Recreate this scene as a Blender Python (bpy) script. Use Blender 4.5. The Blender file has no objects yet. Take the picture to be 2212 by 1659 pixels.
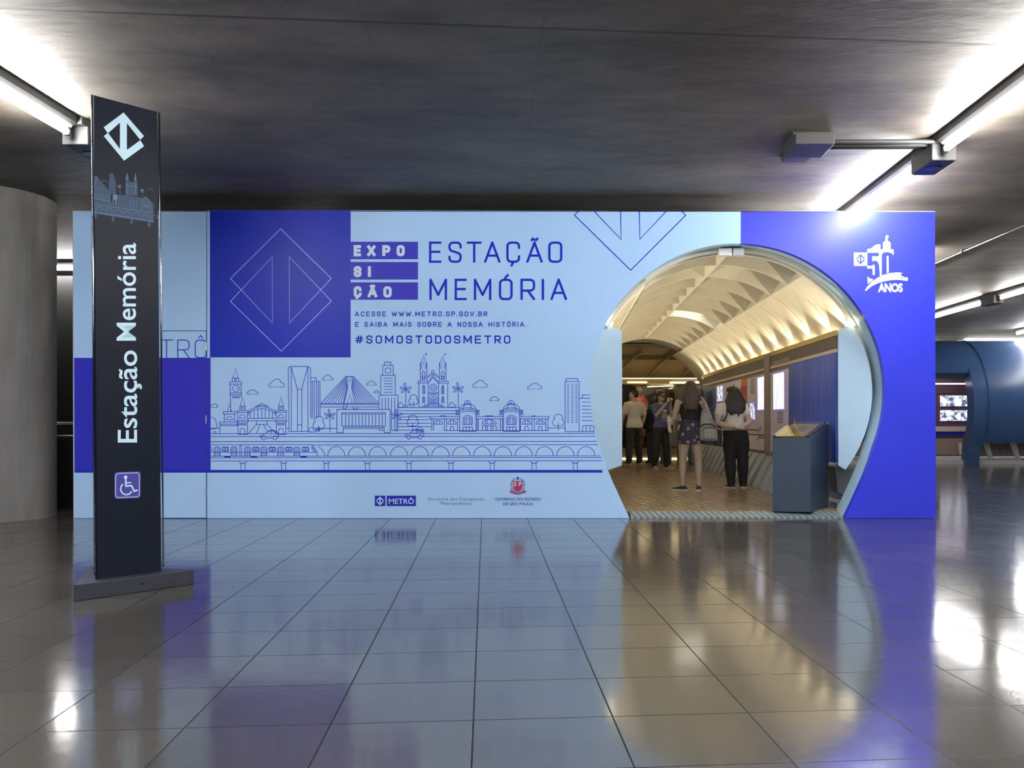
import bpy, bmesh, math, random
from mathutils import Vector, Matrix

PI = math.pi
random.seed(7)
SC = bpy.context.scene
COL = SC.collection

# ------------------------------------------------------------------ camera, world, exposure
F, CX, CY, HCAM = 2000.0, 1220.0, 912.0, 1.08      # focal length and principal point for a 2212x1659 frame
D = 10.385                                          # distance of the exhibition wall
cam_d = bpy.data.cameras.new('camera')
cam_d.sensor_width = 36.0
cam_d.lens = F / 2212.0 * 36.0
cam_d.shift_x = (1106.0 - CX) / 2212.0
cam_d.shift_y = (CY - 829.5) / 2212.0
cam_d.clip_end = 200
cam = bpy.data.objects.new('camera', cam_d)
cam.location = (0, 0, HCAM)
cam.rotation_euler = (PI / 2, 0, 0)
COL.objects.link(cam)
SC.camera = cam

w = bpy.data.worlds.new('station')
SC.world = w
w.use_nodes = True
w.node_tree.nodes['Background'].inputs[0].default_value = (0.9, 0.95, 1.0, 1)
w.node_tree.nodes['Background'].inputs[1].default_value = 0.02
SC.view_settings.view_transform = 'Standard'
SC.view_settings.look = 'None'
SC.view_settings.gamma = 1.0
SC.view_settings.use_curve_mapping = False
SC.view_settings.exposure = 0.0
LAMP = 275.0        # emission of the ceiling tubes
COVE = 34.0        # watts of each cove spot in the tunnel


def W(x, y, d=D):
    """The point at distance d along the sight line through photo pixel (x, y)."""
    return Vector(((x - CX) * d / F, d, HCAM + (CY - y) * d / F))


def on_plane(x, y, p0, n):
    r = W(x, y, 1.0) - Vector((0, 0, HCAM))
    o = Vector((0, 0, HCAM))
    return o + r * ((Vector(p0) - o).dot(n) / r.dot(n))


# ------------------------------------------------------------------ materials
MATS = {}


def mat(name, col=(0.8, 0.8, 0.8), rough=0.5, metal=0.0, spec=0.5, emit=None, estr=0.0, bump=0.0, bscale=40.0, vary=0.0,
        vscale=6.0, trans=0.0, ior=1.45, coat=0.0, stretch=None):
    if name in MATS:
        return MATS[name]
    m = bpy.data.materials.new(name)
    m.use_nodes = True
    nt = m.node_tree
    b = nt.nodes['Principled BSDF']
    b.inputs['Base Color'].default_value = (*col, 1)
    b.inputs['Roughness'].default_value = rough
    b.inputs['Metallic'].default_value = metal
    b.inputs['Specular IOR Level'].default_value = spec
    b.inputs['IOR'].default_value = ior
    b.inputs['Transmission Weight'].default_value = trans
    b.inputs['Coat Weight'].default_value = coat
    b.inputs['Coat Roughness'].default_value = 0.05
    if emit:
        b.inputs['Emission Color'].default_value = (*emit, 1)
        b.inputs['Emission Strength'].default_value = estr
    if vary or bump:
        tc = nt.nodes.new('ShaderNodeTexCoord')
        mp = nt.nodes.new('ShaderNodeMapping')
        if stretch:
            mp.inputs['Scale'].default_value = stretch
        nt.links.new(tc.outputs['Object'], mp.inputs[0])
    if vary:
        n = nt.nodes.new('ShaderNodeTexNoise')
        n.inputs['Scale'].default_value = vscale
        n.inputs['Detail'].default_value = 6
        nt.links.new(mp.outputs[0], n.inputs['Vector'])
        r = nt.nodes.new('ShaderNodeValToRGB')
        r.color_ramp.elements[0].position = 0.3
        r.color_ramp.elements[1].position = 0.72
        lo, hi = 1 - vary, 1 + vary
        r.color_ramp.elements[0].color = (*[min(1, c * lo) for c in col], 1)
        r.color_ramp.elements[1].color = (*[min(1, c * hi) for c in col], 1)
        nt.links.new(n.outputs['Fac'], r.inputs[0])
        nt.links.new(r.outputs[0], b.inputs['Base Color'])
    if bump:
        n2 = nt.nodes.new('ShaderNodeTexNoise')
        n2.inputs['Scale'].default_value = bscale
        n2.inputs['Detail'].default_value = 4
        nt.links.new(mp.outputs[0], n2.inputs['Vector'])
        bp = nt.nodes.new('ShaderNodeBump')
        bp.inputs['Strength'].default_value = bump
        bp.inputs['Distance'].default_value = 0.01
        nt.links.new(n2.outputs['Fac'], bp.inputs['Height'])
        nt.links.new(bp.outputs[0], b.inputs['Normal'])
    MATS[name] = m
    return m


# ------------------------------------------------------------------ mesh building
class MB:
    def __init__(self):
        self.v, self.f, self.m = [], [], []

    def add(self, vs, fs, mi=0):
        k = len(self.v)
        self.v += [Vector(p) for p in vs]
        self.f += [tuple(k + i for i in q) for q in fs]
        self.m += [mi] * len(fs)
        return self

    def box(self, a, b, mi=0, M=None):
        x0, y0, z0 = a
        x1, y1, z1 = b
        vs = [(x0, y0, z0), (x1, y0, z0), (x1, y1, z0), (x0, y1, z0), (x0, y0, z1), (x1, y0, z1), (x1, y1, z1), (x0, y1, z1)]
        if M:
            vs = [M @ Vector(p) for p in vs]
        return self.add(vs, [(0, 3, 2, 1), (4, 5, 6, 7), (0, 1, 5, 4), (1, 2, 6, 5), (2, 3, 7, 6), (3, 0, 4, 7)], mi)

    def prism(self, pts, off, mi=0):
        """3D polygon extruded by vector off."""
        n = len(pts)
        off = Vector(off)
        vs = [Vector(p) for p in pts] + [Vector(p) + off for p in pts]
        fs = [tuple(range(n))[::-1], tuple(range(n, 2 * n))] + [(i, (i + 1) % n, n + (i + 1) % n, n + i) for i in range(n)]
        return self.add(vs, fs, mi)

    def loft(self, rings, mi=0, cap=True, closed=False):
        n = len(rings[0])
        vs = [p for r in rings for p in r]
        fs = []
        m = len(rings)
        for j in range(m - 1 + (1 if closed else 0)):
            a, b = j * n, ((j + 1) % m) * n
            for i in range(n):
                fs.append((a + i, a + (i + 1) % n, b + (i + 1) % n, b + i))
        if cap and not closed:
            fs.append(tuple(range(n))[::-1])
            fs.append(tuple(range((m - 1) * n, m * n)))
        return self.add(vs, fs, mi)

    def grid(self, rows, mi=0):
        n = len(rows[0])
        vs = [p for r in rows for p in r]
        fs = [(j * n + i, j * n + i + 1, (j + 1) * n + i + 1, (j + 1) * n + i) for j in range(len(rows) - 1) for i in range(n - 1)]
        return self.add(vs, fs, mi)

    def tube(self, pts, rad, n=10, mi=0):
        """Round tube along pts; rad a number or one per point; with domed ends."""
        pts = [Vector(p) for p in pts]
        rs = rad if isinstance(rad, (list, tuple)) else [rad] * len(pts)
        d0, d1 = (pts[1] - pts[0]).normalized(), (pts[-1] - pts[-2]).normalized()
        P, R, Tn = [], [], []
        for c in (0.95, 0.6):
            P.append(pts[0] - d0 * rs[0] * c); R.append(rs[0] * math.sqrt(1 - c * c)); Tn.append(d0)
        for i, p in enumerate(pts):
            t = (pts[min(i + 1, len(pts) - 1)] - pts[max(i - 1, 0)]).normalized()
            P.append(p); R.append(rs[i]); Tn.append(t)
        for c in (0.6, 0.95):
            P.append(pts[-1] + d1 * rs[-1] * c); R.append(rs[-1] * math.sqrt(1 - c * c)); Tn.append(d1)
        u = Tn[0].orthogonal().normalized()
        rings = []
        for p, r, t in zip(P, R, Tn):
            u = (u - t * u.dot(t)).normalized()
            v = t.cross(u)
            rings.append([p + (u * math.cos(2 * PI * k / n) + v * math.sin(2 * PI * k / n)) * r for k in range(n)])
        return self.loft(rings, mi)

    def cyl(self, a, b, r, n=16, mi=0, r2=None):
        a, b = Vector(a), Vector(b)
        t = (b - a).normalized()
        u = t.orthogonal().normalized()
        v = t.cross(u)
        r2 = r if r2 is None else r2
        ring = lambda p, q: [p + (u * math.cos(2 * PI * k / n) + v * math.sin(2 * PI * k / n)) * q for k in range(n)]
        return self.loft([ring(a, r), ring(b, r2)], mi)

    def ell(self, c, rx, ry, rz, n=14, m=9, mi=0):
        c = Vector(c)
        rings = []
        for j in range(m):
            a = -PI / 2 + PI * (j + 0.5) / m
            rings.append([c + Vector((rx * math.cos(a) * math.cos(2 * PI * k / n), ry * math.cos(a) * math.sin(2 * PI * k / n), rz * math.sin(a))) for k in range(n)])
        return self.loft(rings, mi)


BASE = {}


def tag(o, label=None, cat=None, group=None, kind=None):
    if label: o['label'] = label
    if cat: o['category'] = cat
    if group: o['group'] = group
    if kind: o['kind'] = kind
    return o


def thing(name, label, cat, loc=(0, 0, 0), rz=0.0, group=None, local=False):
    o = bpy.data.objects.new(name, None)
    o.empty_display_size = 0.2
    COL.objects.link(o)
    o.location = loc
    o.rotation_euler = (0, 0, rz)
    BASE[o.name] = Vector((0, 0, 0)) if local else Vector(loc)
    return tag(o, label, cat, group)


def obj(name, mb, mats, parent=None, smooth=False, tri=False, label=None, bevel=0.0):
    me = bpy.data.meshes.new(name)
    base = BASE[parent.name] if parent else Vector((0, 0, 0))
    me.from_pydata([tuple(p - base) for p in mb.v], [], mb.f)
    for m in (mats if isinstance(mats, (list, tuple)) else [mats]):
        me.materials.append(m)
    me.polygons.foreach_set('material_index', mb.m)
    if smooth:
        me.polygons.foreach_set('use_smooth', [True] * len(me.polygons))
    if tri:
        bm = bmesh.new(); bm.from_mesh(me)
        bmesh.ops.triangulate(bm, faces=[f for f in bm.faces if len(f.verts) > 4])
        bm.to_mesh(me); bm.free()
    me.update()
    o = bpy.data.objects.new(name, me)
    COL.objects.link(o)
    if parent: o.parent = parent
    BASE[o.name] = base
    if label: o['label'] = label
    if bevel:
        bv = o.modifiers.new('bevel', 'BEVEL'); bv.width = bevel; bv.segments = 2; bv.limit_method = 'ANGLE'
    return o


def struct(name, mb, m, smooth=False, tri=False):
    o = obj(name, mb, m, smooth=smooth, tri=tri)
    o['kind'] = 'structure'
    return o


# ------------------------------------------------------------------ flat drawing: strokes, polygons, lettering
class Sheet:
    """Collects flat 2D shapes and lays them on a plane given by a function (x, y) -> Vector, as thin slabs."""
    def __init__(self, fn):
        self.mb, self.k, self._f, self.n = MB(), 0, fn, None

    def fn(self, x, y):
        """Shapes that lie over one another on the sheet are stacked by hair-thin steps."""
        p = self._f(x, y)
        if self.n is None:
            e = 0.01
            n = (self._f(x + e, y) - p).cross(self._f(x, y + e) - p).normalized()
            self.n = n if n.dot(Vector((0, 0, HCAM)) - p) > 0 else -n
        return p + self.n * (0.00008 * (self.k % 22))

    def poly(self, pts, mi=0):
        self.k += 1
        self.mb.add([self.fn(x, y) for x, y in pts], [tuple(range(len(pts)))], mi)

    def rect(self, x0, y0, x1, y1, mi=0):
        self.poly([(x0, y0), (x1, y0), (x1, y1), (x0, y1)], mi)

    def line(self, pts, wd, closed=False, mi=0):
        self.k += 1
        pts = [Vector(p) for p in pts]
        n = len(pts)
        if closed and (pts[0] - pts[-1]).length < 1e-6:
            pts.pop(); n -= 1
        if n < 2: return
        L, R = [], []
        for i in range(n):
            a = pts[i - 1] if (i > 0 or closed) else None
            c = pts[(i + 1) % n] if (i < n - 1 or closed) else None
            p = pts[i]
            d1 = (p - a).normalized() if a is not None and (p - a).length > 1e-9 else None
            d2 = (c - p).normalized() if c is not None and (c - p).length > 1e-9 else None
            if d1 is None: d1 = d2
            if d2 is None: d2 = d1
            n1, n2 = Vector((-d1.y, d1.x)), Vector((-d2.y, d2.x))
            b = n1 + n2
            if b.length < 0.2:
                b = n1; k = 1.0
            else:
                b.normalize(); k = min(1.0 / max(0.2, b.dot(n1)), 1.5)
            q = p
            if not closed and i == 0: q = p - d2 * wd * 0.4
            if not closed and i == n - 1: q = p + d1 * wd * 0.4
            L.append(q + b * (wd / 2 * k)); R.append(q - b * (wd / 2 * k))
        vs = [self.fn(p.x, p.y) for p in L] + [self.fn(p.x, p.y) for p in R]
        fs = [(i, (i + 1) % n, n + (i + 1) % n, n + i) for i in range(n if closed else n - 1)]
        self.mb.add(vs, fs, mi)


def arc(cx, cy, rx, ry, a0, a1, n=14):
    """Image-style arc: angles in degrees, 0 right, 90 up (y runs down)."""
    return [(cx + rx * math.cos(math.radians(a0 + (a1 - a0) * i / n)), cy - ry * math.sin(math.radians(a0 + (a1 - a0) * i / n))) for i in range(n + 1)]


def rrect(x0, y0, x1, y1, r, k=5):
    return (arc(x1 - r, y0 + r, r, r, 90, 0, k) + arc(x1 - r, y1 - r, r, r, 0, -90, k) + arc(x0 + r, y1 - r, r, r, -90, -180, k) + arc(x0 + r, y0 + r, r, r, 180, 90, k))


def glyph(ch, r=0.22):
    """Strokes of a square techno letter in a unit box (x right, y down): [(points, closed)], natural width."""
    k = r
    R = lambda cx, cy, a0, a1: arc(cx, cy, k, k, a0, a1, 5)
    acc = []
    base = {'Ç': 'C', 'Ã': 'A', 'Ó': 'O', 'Ô': 'O'}.get(ch, ch)
    w = {'I': 0.0, '.': 0.0, ' ': 0.35, 'M': 0.82, 'W': 0.95, 'T': 0.68, 'A': 0.76, 'V': 0.72, 'X': 0.72, '#': 0.75}.get(base, 0.6)
    g = {
        'E': [([(w, 0), (0, 0), (0, 1), (w, 1)], 0), ([(0, .48), (w * .9, .48)], 0)],
        'S': [([(w, .26)] + R(w - k, k, 0, 90) + R(k, k, 90, 180) + [(0, .3)] + [(.08, .42), (w - .08, .56), (w, .68)] + R(w - k, 1 - k, 0, -90) + R(k, 1 - k, -90, -180) + [(0, .74)], 0)],
        'T': [([(0, 0), (w, 0)], 0), ([(w / 2, 0), (w / 2, 1)], 0)],
        'A': [([(0, 1), (w / 2, 0)], 0), ([(w / 2, 0), (w, 1)], 0), ([(w * .17, .68), (w * .83, .68)], 0)],
        'C': [([(w, .28)] + R(w - k, k, 0, 90) + R(k, k, 90, 180) + R(k, 1 - k, 180, 270) + R(w - k, 1 - k, 270, 360) + [(w, .72)], 0)],
        'O': [(rrect(0, 0, w, 1, k), 1)],
        'M': [([(0, 1), (0, 0)], 0), ([(0, 0), (w / 2, .78)], 0), ([(w / 2, .78), (w, 0)], 0), ([(w, 0), (w, 1)], 0)],
        'R': [([(0, 1), (0, 0)], 0), ([(0, 0)] + R(w - k, k, 90, 0) + R(w - k, .56 - k, 0, -90) + [(0, .56)], 0), ([(w * .5, .56), (w, 1)], 0)],
        'P': [([(0, 1), (0, 0)], 0), ([(0, 0)] + R(w - k, k, 90, 0) + R(w - k, .58 - k, 0, -90) + [(0, .58)], 0)],
        'B': [([(0, 0), (0, 1)], 0), ([(0, 0)] + R(w - k, k, 90, 0) + [(w, .36), (w * .8, .48), (0, .48)], 0), ([(w * .8, .48), (w, .6)] + R(w - k, 1 - k, 0, -90) + [(0, 1)], 0)],
        'D': [([(0, 1), (0, 0)] + R(w - k, k, 90, 0) + R(w - k, 1 - k, 0, -90) + [(0, 1)], 1)],
        'G': [([(w, .28)] + R(w - k, k, 0, 90) + R(k, k, 90, 180) + R(k, 1 - k, 180, 270) + R(w - k, 1 - k, 270, 360) + [(w, .52), (w * .55, .52)], 0)],
        'H': [([(0, 0), (0, 1)], 0), ([(w, 0), (w, 1)], 0), ([(0, .48), (w, .48)], 0)],
        'I': [([(0, 0), (0, 1)], 0)],
        'N': [([(0, 1), (0, 0)], 0), ([(0, 0), (w, 1)], 0), ([(w, 1), (w, 0)], 0)],
        'V': [([(0, 0), (w / 2, 1)], 0), ([(w / 2, 1), (w, 0)], 0)],
        'W': [([(0, 0), (w * .25, 1)], 0), ([(w * .25, 1), (w * .5, .25)], 0), ([(w * .5, .25), (w * .75, 1)], 0), ([(w * .75, 1), (w, 0)], 0)],
        'X': [([(0, 0), (w, 1)], 0), ([(w, 0), (0, 1)], 0)],
        '#': [([(w * .4, 0), (w * .2, 1)], 0), ([(w * .8, 0), (w * .6, 1)], 0), ([(.02, .33), (w, .33)], 0), ([(0, .67), (w - .02, .67)], 0)],
        '.': [([(0, .97), (0, 1.0)], 0)],
        ' ': [],
    }[base]
    g = [(list(p), c) for p, c in g]
    if ch == 'Ç': g.append(([(w * .52, 1.0), (w * .36, 1.2)], 0))
    if ch == 'Ã': g.append(([(w * .3, -.13), (w * .38, -.2), (w * .48, -.17), (w * .56, -.13), (w * .66, -.15), (w * .7, -.21)], 0))
    if ch == 'Ó': g.append(([(w * .44, -.1), (w * .68, -.25)], 0))
    if ch == 'Ô': g.append(([(w * .3, -.12), (w * .5, -.26), (w * .7, -.12)], 0))
    return g, w


def put_letter(sh, ch, x0, y0, x1, y1, wd, mi=0, r=0.22):
    g, w = glyph(ch, r)
    h = wd / 2
    sx = (x1 - x0 - wd) / w if w > 0 else 0
    sy = (y1 - y0 - wd)
    for pts, c in g:
        sh.line([(x0 + h + p[0] * sx if w > 0 else (x0 + x1) / 2, y0 + h + p[1] * sy) for p in pts], wd, c, mi)


def put_text(sh, text, x0, y0, x1, y1, wd, mi=0, gap=0.42):
    hh = y1 - y0
    ws = [glyph(c)[1] for c in text]
    tot = sum(ws) + gap * (len(text) - 1)
    s = (x1 - x0 - wd) / tot
    x = x0
    for c, w in zip(text, ws):
        if c != ' ':
            put_letter(sh, c, x, y0, x + w * s + wd, y1, wd, mi)
        x += (w + gap) * s


def font_shape(text, bold=0.0, spacing=1.0):
    cu = bpy.data.curves.new('lettering', 'FONT')
    cu.body = text
    cu.offset = bold
    cu.space_character = spacing
    cu.resolution_u = 4
    o = bpy.data.objects.new('lettering', cu)
    COL.objects.link(o)
    dg = bpy.context.evaluated_depsgraph_get()
    dg.update()
    me = bpy.data.meshes.new_from_object(o.evaluated_get(dg))
    vs = [(v.co.x, v.co.y) for v in me.vertices]
    fs = [tuple(p.vertices) for p in me.polygons]
    bpy.data.objects.remove(o); bpy.data.curves.remove(cu); bpy.data.meshes.remove(me)
    xs, ys = [v[0] for v in vs], [v[1] for v in vs]
    a, b, c, d = min(xs), max(xs), min(ys), max(ys)
    return [((x - a) / (b - a), (y - c) / (d - c)) for x, y in vs], fs


def put_font(sh, text, x0, y0, x1, y1, bold=0.0, mi=0, spacing=1.0, turn=False):
    """Lettering fitted to a rectangle; turn=True reads from bottom to top."""
    vs, fs = font_shape(text, bold, spacing)
    sh.k += 1
    if turn:
        P = [sh.fn(x0 + (x1 - x0) * (1 - v), y1 + (y0 - y1) * u) for u, v in vs]
    else:
        P = [sh.fn(x0 + (x1 - x0) * u, y1 + (y0 - y1) * v) for u, v in vs]
    sh.mb.add(P, fs, mi)


LOGO = [(811, 265), (1345, 788), (905, 1258), (902, 560), (1345, 1025), (818, 1555), (283, 1030), (722, 560), (725, 1258), (283, 790)]


def put_logo(sh, x0, y0, x1, y1, mi=0):
    fx = lambda u, v: (x0 + (u - 283) / 1062 * (x1 - x0), y0 + (v - 265) / 1290 * (y1 - y0))
    T, B = (814, 265), (814, 1555)
    for q in ([T, (1345, 788), (1230, 910), (904, 560)], [T, (904, 560), (724, 560)], [T, (724, 560), (395, 910), (283, 788)],
              [(724, 560), (904, 560), (904, 1258), (724, 1258)],
              [B, (1345, 1030), (1230, 910), (904, 1258)], [B, (904, 1258), (724, 1258)], [B, (724, 1258), (395, 910), (283, 1030)]):
        sh.poly([fx(*p) for p in q], mi)
# ------------------------------------------------------------------ the hall: floor, ceiling, far walls
TH = math.atan((CX - 1049.0) / F)          # the paving is turned a little against the exhibition wall
ZC = 3.62                                   # ceiling height


def floor_mat():
    m = bpy.data.materials.new('polished_granite')
    m.use_nodes = True
    nt = m.node_tree
    N, Lk = nt.nodes, nt.links
    b = N['Principled BSDF']
    tc = N.new('ShaderNodeTexCoord')
    mp = N.new('ShaderNodeMapping')
    mp.inputs['Rotation'].default_value = (0, 0, -TH)
    mp.inputs['Location'].default_value = (0.044, -3.371, 0)
    Lk.new(tc.outputs['Object'], mp.inputs[0])
    br = N.new('ShaderNodeTexBrick')
    br.offset = 0.0
    br.inputs['Scale'].default_value = 1.0
    br.inputs['Brick Width'].default_value = 0.508
    br.inputs['Row Height'].default_value = 0.506
    br.inputs['Mortar Size'].default_value = 0.0032
    br.inputs['Mortar Smooth'].default_value = 0.1
    br.inputs['Color1'].default_value = (0.052, 0.049, 0.044, 1)
    br.inputs['Color2'].default_value = (0.068, 0.064, 0.058, 1)
    br.inputs['Mortar'].default_value = (0.012, 0.012, 0.013, 1)
    Lk.new(mp.outputs[0], br.inputs['Vector'])
    n1 = N.new('ShaderNodeTexNoise'); n1.inputs['Scale'].default_value = 170; n1.inputs['Detail'].default_value = 3
    Lk.new(tc.outputs['Object'], n1.inputs['Vector'])
    r1 = N.new('ShaderNodeValToRGB')
    r1.color_ramp.elements[0].position = 0.32; r1.color_ramp.elements[0].color = (0.55, 0.55, 0.55, 1)
    r1.color_ramp.elements[1].position = 0.7; r1.color_ramp.elements[1].color = (1.35, 1.35, 1.35, 1)
    Lk.new(n1.outputs['Fac'], r1.inputs[0])
    mx = N.new('ShaderNodeMixRGB'); mx.blend_type = 'MULTIPLY'; mx.inputs[0].default_value = 1.0
    Lk.new(br.outputs['Color'], mx.inputs[1]); Lk.new(r1.outputs[0], mx.inputs[2])
    n2 = N.new('ShaderNodeTexNoise'); n2.inputs['Scale'].default_value = 1.6; n2.inputs['Detail'].default_value = 5
    Lk.new(tc.outputs['Object'], n2.inputs['Vector'])
    r2 = N.new('ShaderNodeMapRange'); r2.inputs[1].default_value = 0.3; r2.inputs[2].default_value = 0.7
    r2.inputs[3].default_value = 0.095; r2.inputs[4].default_value = 0.135
    Lk.new(n2.outputs['Fac'], r2.inputs[0])
    ad = N.new('ShaderNodeMath'); ad.operation = 'MULTIPLY_ADD'; ad.inputs[1].default_value = 0.4
    Lk.new(br.outputs['Fac'], ad.inputs[0]); Lk.new(r2.outputs[0], ad.inputs[2])
    Lk.new(ad.outputs[0], b.inputs['Roughness'])
    bp = N.new('ShaderNodeBump'); bp.inputs['Strength'].default_value = 0.25; bp.inputs['Distance'].default_value = 0.002; bp.invert = True
    Lk.new(br.outputs['Fac'], bp.inputs['Height'])
    n3 = N.new('ShaderNodeTexNoise'); n3.inputs['Scale'].default_value = 5.0; n3.inputs['Detail'].default_value = 2
    Lk.new(tc.outputs['Object'], n3.inputs['Vector'])
    bp2 = N.new('ShaderNodeBump'); bp2.inputs['Strength'].default_value = 0.035; bp2.inputs['Distance'].default_value = 0.02
    Lk.new(n3.outputs['Fac'], bp2.inputs['Height']); Lk.new(bp.outputs[0], bp2.inputs['Normal'])
    Lk.new(bp2.outputs[0], b.inputs['Normal'])
    Lk.new(mx.outputs[0], b.inputs['Base Color'])
    b.inputs['IOR'].default_value = 1.8
    sp = N.new('ShaderNodeMapRange'); sp.inputs[3].default_value = 0.5; sp.inputs[4].default_value = 0.05
    Lk.new(br.outputs['Fac'], sp.inputs[0]); Lk.new(sp.outputs[0], b.inputs['Specular IOR Level'])
    return m


def ceiling_mat():
    m = bpy.data.materials.new('board_marked_concrete')
    m.use_nodes = True
    nt = m.node_tree
    N, Lk = nt.nodes, nt.links
    b = N['Principled BSDF']
    tc = N.new('ShaderNodeTexCoord')
    mp = N.new('ShaderNodeMapping')
    mp.inputs['Rotation'].default_value = (0, 0, -TH)
    mp.inputs['Location'].default_value = (-0.366 + 1.135 * 40, -7.47 + 2.33 * 20, 0)
    Lk.new(tc.outputs['Object'], mp.inputs[0])
    br = N.new('ShaderNodeTexBrick')
    br.offset = 0.0
    br.inputs['Scale'].default_value = 1.0
    br.inputs['Brick Width'].default_value = 1.135
    br.inputs['Row Height'].default_value = 2.33
    br.inputs['Mortar Size'].default_value = 0.006
    br.inputs['Mortar Smooth'].default_value = 0.6
    br.inputs['Color1'].default_value = (0.92, 0.92, 0.92, 1)
    br.inputs['Color2'].default_value = (1.06, 1.06, 1.06, 1)
    br.inputs['Mortar'].default_value = (0.8, 0.8, 0.8, 1)
    Lk.new(mp.outputs[0], br.inputs['Vector'])
    mp3 = N.new('ShaderNodeMapping')
    mp3.inputs['Rotation'].default_value = (0, 0, -TH)
    mp3.inputs['Location'].default_value = (30, -5.96 + 12, 0)
    Lk.new(tc.outputs['Object'], mp3.inputs[0])
    b3 = N.new('ShaderNodeTexBrick'); b3.offset = 0.0
    b3.inputs['Scale'].default_value = 1.0; b3.inputs['Brick Width'].default_value = 90.0; b3.inputs['Row Height'].default_value = 12.0
    b3.inputs['Mortar Size'].default_value = 0.02; b3.inputs['Mortar Smooth'].default_value = 0.5
    for nm, c in (('Color1', 1.0), ('Color2', 1.0), ('Mortar', 0.3)):
        b3.inputs[nm].default_value = (c, c, c, 1)
    Lk.new(mp3.outputs[0], b3.inputs['Vector'])
    mp2 = N.new('ShaderNodeMapping')
    mp2.inputs['Rotation'].default_value = (0, 0, -TH)
    mp2.inputs['Scale'].default_value = (0.55, 1.3, 1)
    Lk.new(tc.outputs['Object'], mp2.inputs[0])
    n1 = N.new('ShaderNodeTexNoise'); n1.inputs['Scale'].default_value = 1.3; n1.inputs['Detail'].default_value = 11; n1.inputs['Roughness'].default_value = 0.68
    Lk.new(mp2.outputs[0], n1.inputs['Vector'])
    r1 = N.new('ShaderNodeValToRGB')
    r1.color_ramp.elements[0].position = 0.34; r1.color_ramp.elements[0].color = (0.066, 0.0565, 0.046, 1)
    r1.color_ramp.elements[1].position = 0.68; r1.color_ramp.elements[1].color = (0.175, 0.149, 0.121, 1)
    Lk.new(n1.outputs['Fac'], r1.inputs[0])
    m1 = N.new('ShaderNodeMixRGB'); m1.blend_type = 'MULTIPLY'; m1.inputs[0].default_value = 1
    Lk.new(r1.outputs[0], m1.inputs[1]); Lk.new(br.outputs['Color'], m1.inputs[2])
    m2 = N.new('ShaderNodeMixRGB'); m2.blend_type = 'MULTIPLY'; m2.inputs[0].default_value = 1
    Lk.new(m1.outputs[0], m2.inputs[1]); Lk.new(b3.outputs['Color'], m2.inputs[2])
    Lk.new(m2.outputs[0], b.inputs['Base Color'])
    b.inputs['Roughness'].default_value = 0.6
    n2 = N.new('ShaderNodeTexNoise'); n2.inputs['Scale'].default_value = 9; n2.inputs['Detail'].default_value = 6
    Lk.new(mp2.outputs[0], n2.inputs['Vector'])
    bp = N.new('ShaderNodeBump'); bp.inputs['Strength'].default_value = 0.4; bp.inputs['Distance'].default_value = 0.012
    Lk.new(n2.outputs['Fac'], bp.inputs['Height']); Lk.new(bp.outputs[0], b.inputs['Normal'])
    return m


M_floor, M_ceil = floor_mat(), ceiling_mat()
M_dark = mat('dark_hall_wall', (0.035, 0.035, 0.037), 0.45, vary=0.3, vscale=2)
M_conc = mat('column_concrete', (0.125, 0.122, 0.118), 0.75, vary=0.32, vscale=2.2, bump=0.3, bscale=14, stretch=(1.6, 1.6, 0.35))

struct('floor', MB().add([(-22, -14, 0), (24, -14, 0), (24, 46, 0), (-22, 46, 0)], [(0, 1, 2, 3)]), M_floor)
struct('ceiling', MB().add([(-22, -14, ZC), (24, -14, ZC), (24, 46, ZC), (-22, 46, ZC)], [(3, 2, 1, 0)]), M_ceil)
struct('wall_rear', MB().box((-22, -14.2, 0), (24, -14, ZC)), M_conc)
struct('wall_far', MB().box((-22, 46, 0), (24, 46.2, ZC)), M_conc)
struct('wall_left', MB().box((-22.2, -14, 0), (-22, 46, ZC)), M_conc)
struct('wall_right', MB().box((24, -14, 0), (24.2, 46, ZC)), M_conc)
struct('wall_back', MB().box((-16, 14.8, 0), (-5.4, 14.95, 3.42)), mat('black_stone', (0.008, 0.008, 0.008), 0.5))

# round concrete column at the left edge
c0 = thing('concrete_column', 'round grey concrete column beside the dark sign pillar, cut by the picture edge', 'column', (-6.66, 10.48, 0))
mb = MB()
rings = []
for z in (0, 0.8, 1.6, 2.4, 3.2, ZC):
    rings.append([Vector((-6.66 + 0.80 * math.cos(2 * PI * k / 64), 10.48 + 0.80 * math.sin(2 * PI * k / 64), z)) for k in range(64)])
obj('shaft', mb.loft(rings), M_conc, c0, smooth=False)

# low balustrade in the gap between column and wall
M_blk = mat('black_panel', (0.012, 0.012, 0.013), 0.3)
M_steel = mat('brushed_steel', (0.62, 0.62, 0.63), 0.28, 1.0)
b0 = thing('balustrade', 'black balustrade with thin steel rails seen between column and mural', 'railing', (-7.0, 12.2, 0))
obj('infill_panel', MB().box((-9.2, 12.2, 0), (-5.6, 12.26, 0.86)), M_blk, b0)
obj('handrail', MB().tube([(-9.2, 12.18, 1.065), (-5.6, 12.18, 1.065)], 0.016), M_steel, b0, smooth=True)
obj('lower_rail', MB().tube([(-9.2, 12.18, 0.90), (-5.6, 12.18, 0.90)], 0.010), M_steel, b0, smooth=True)
for x in (-8.6, -7.4, -6.2):
    obj('post', MB().box((x, 12.16, 0), (x + 0.04, 12.2, 1.06)), M_blk, b0)

# ------------------------------------------------------------------ ceiling lamps
M_house = mat('grey_lamp_housing', (0.055, 0.055, 0.055), 0.5, 0.2)
M_tube = mat('lamp_tube_glow', (1, 1, 1), 0.5, emit=(1.0, 0.99, 0.97), estr=LAMP)
M_refl = mat('white_reflector', (0.8, 0.8, 0.8), 0.35)
ZT = 3.485


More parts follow.
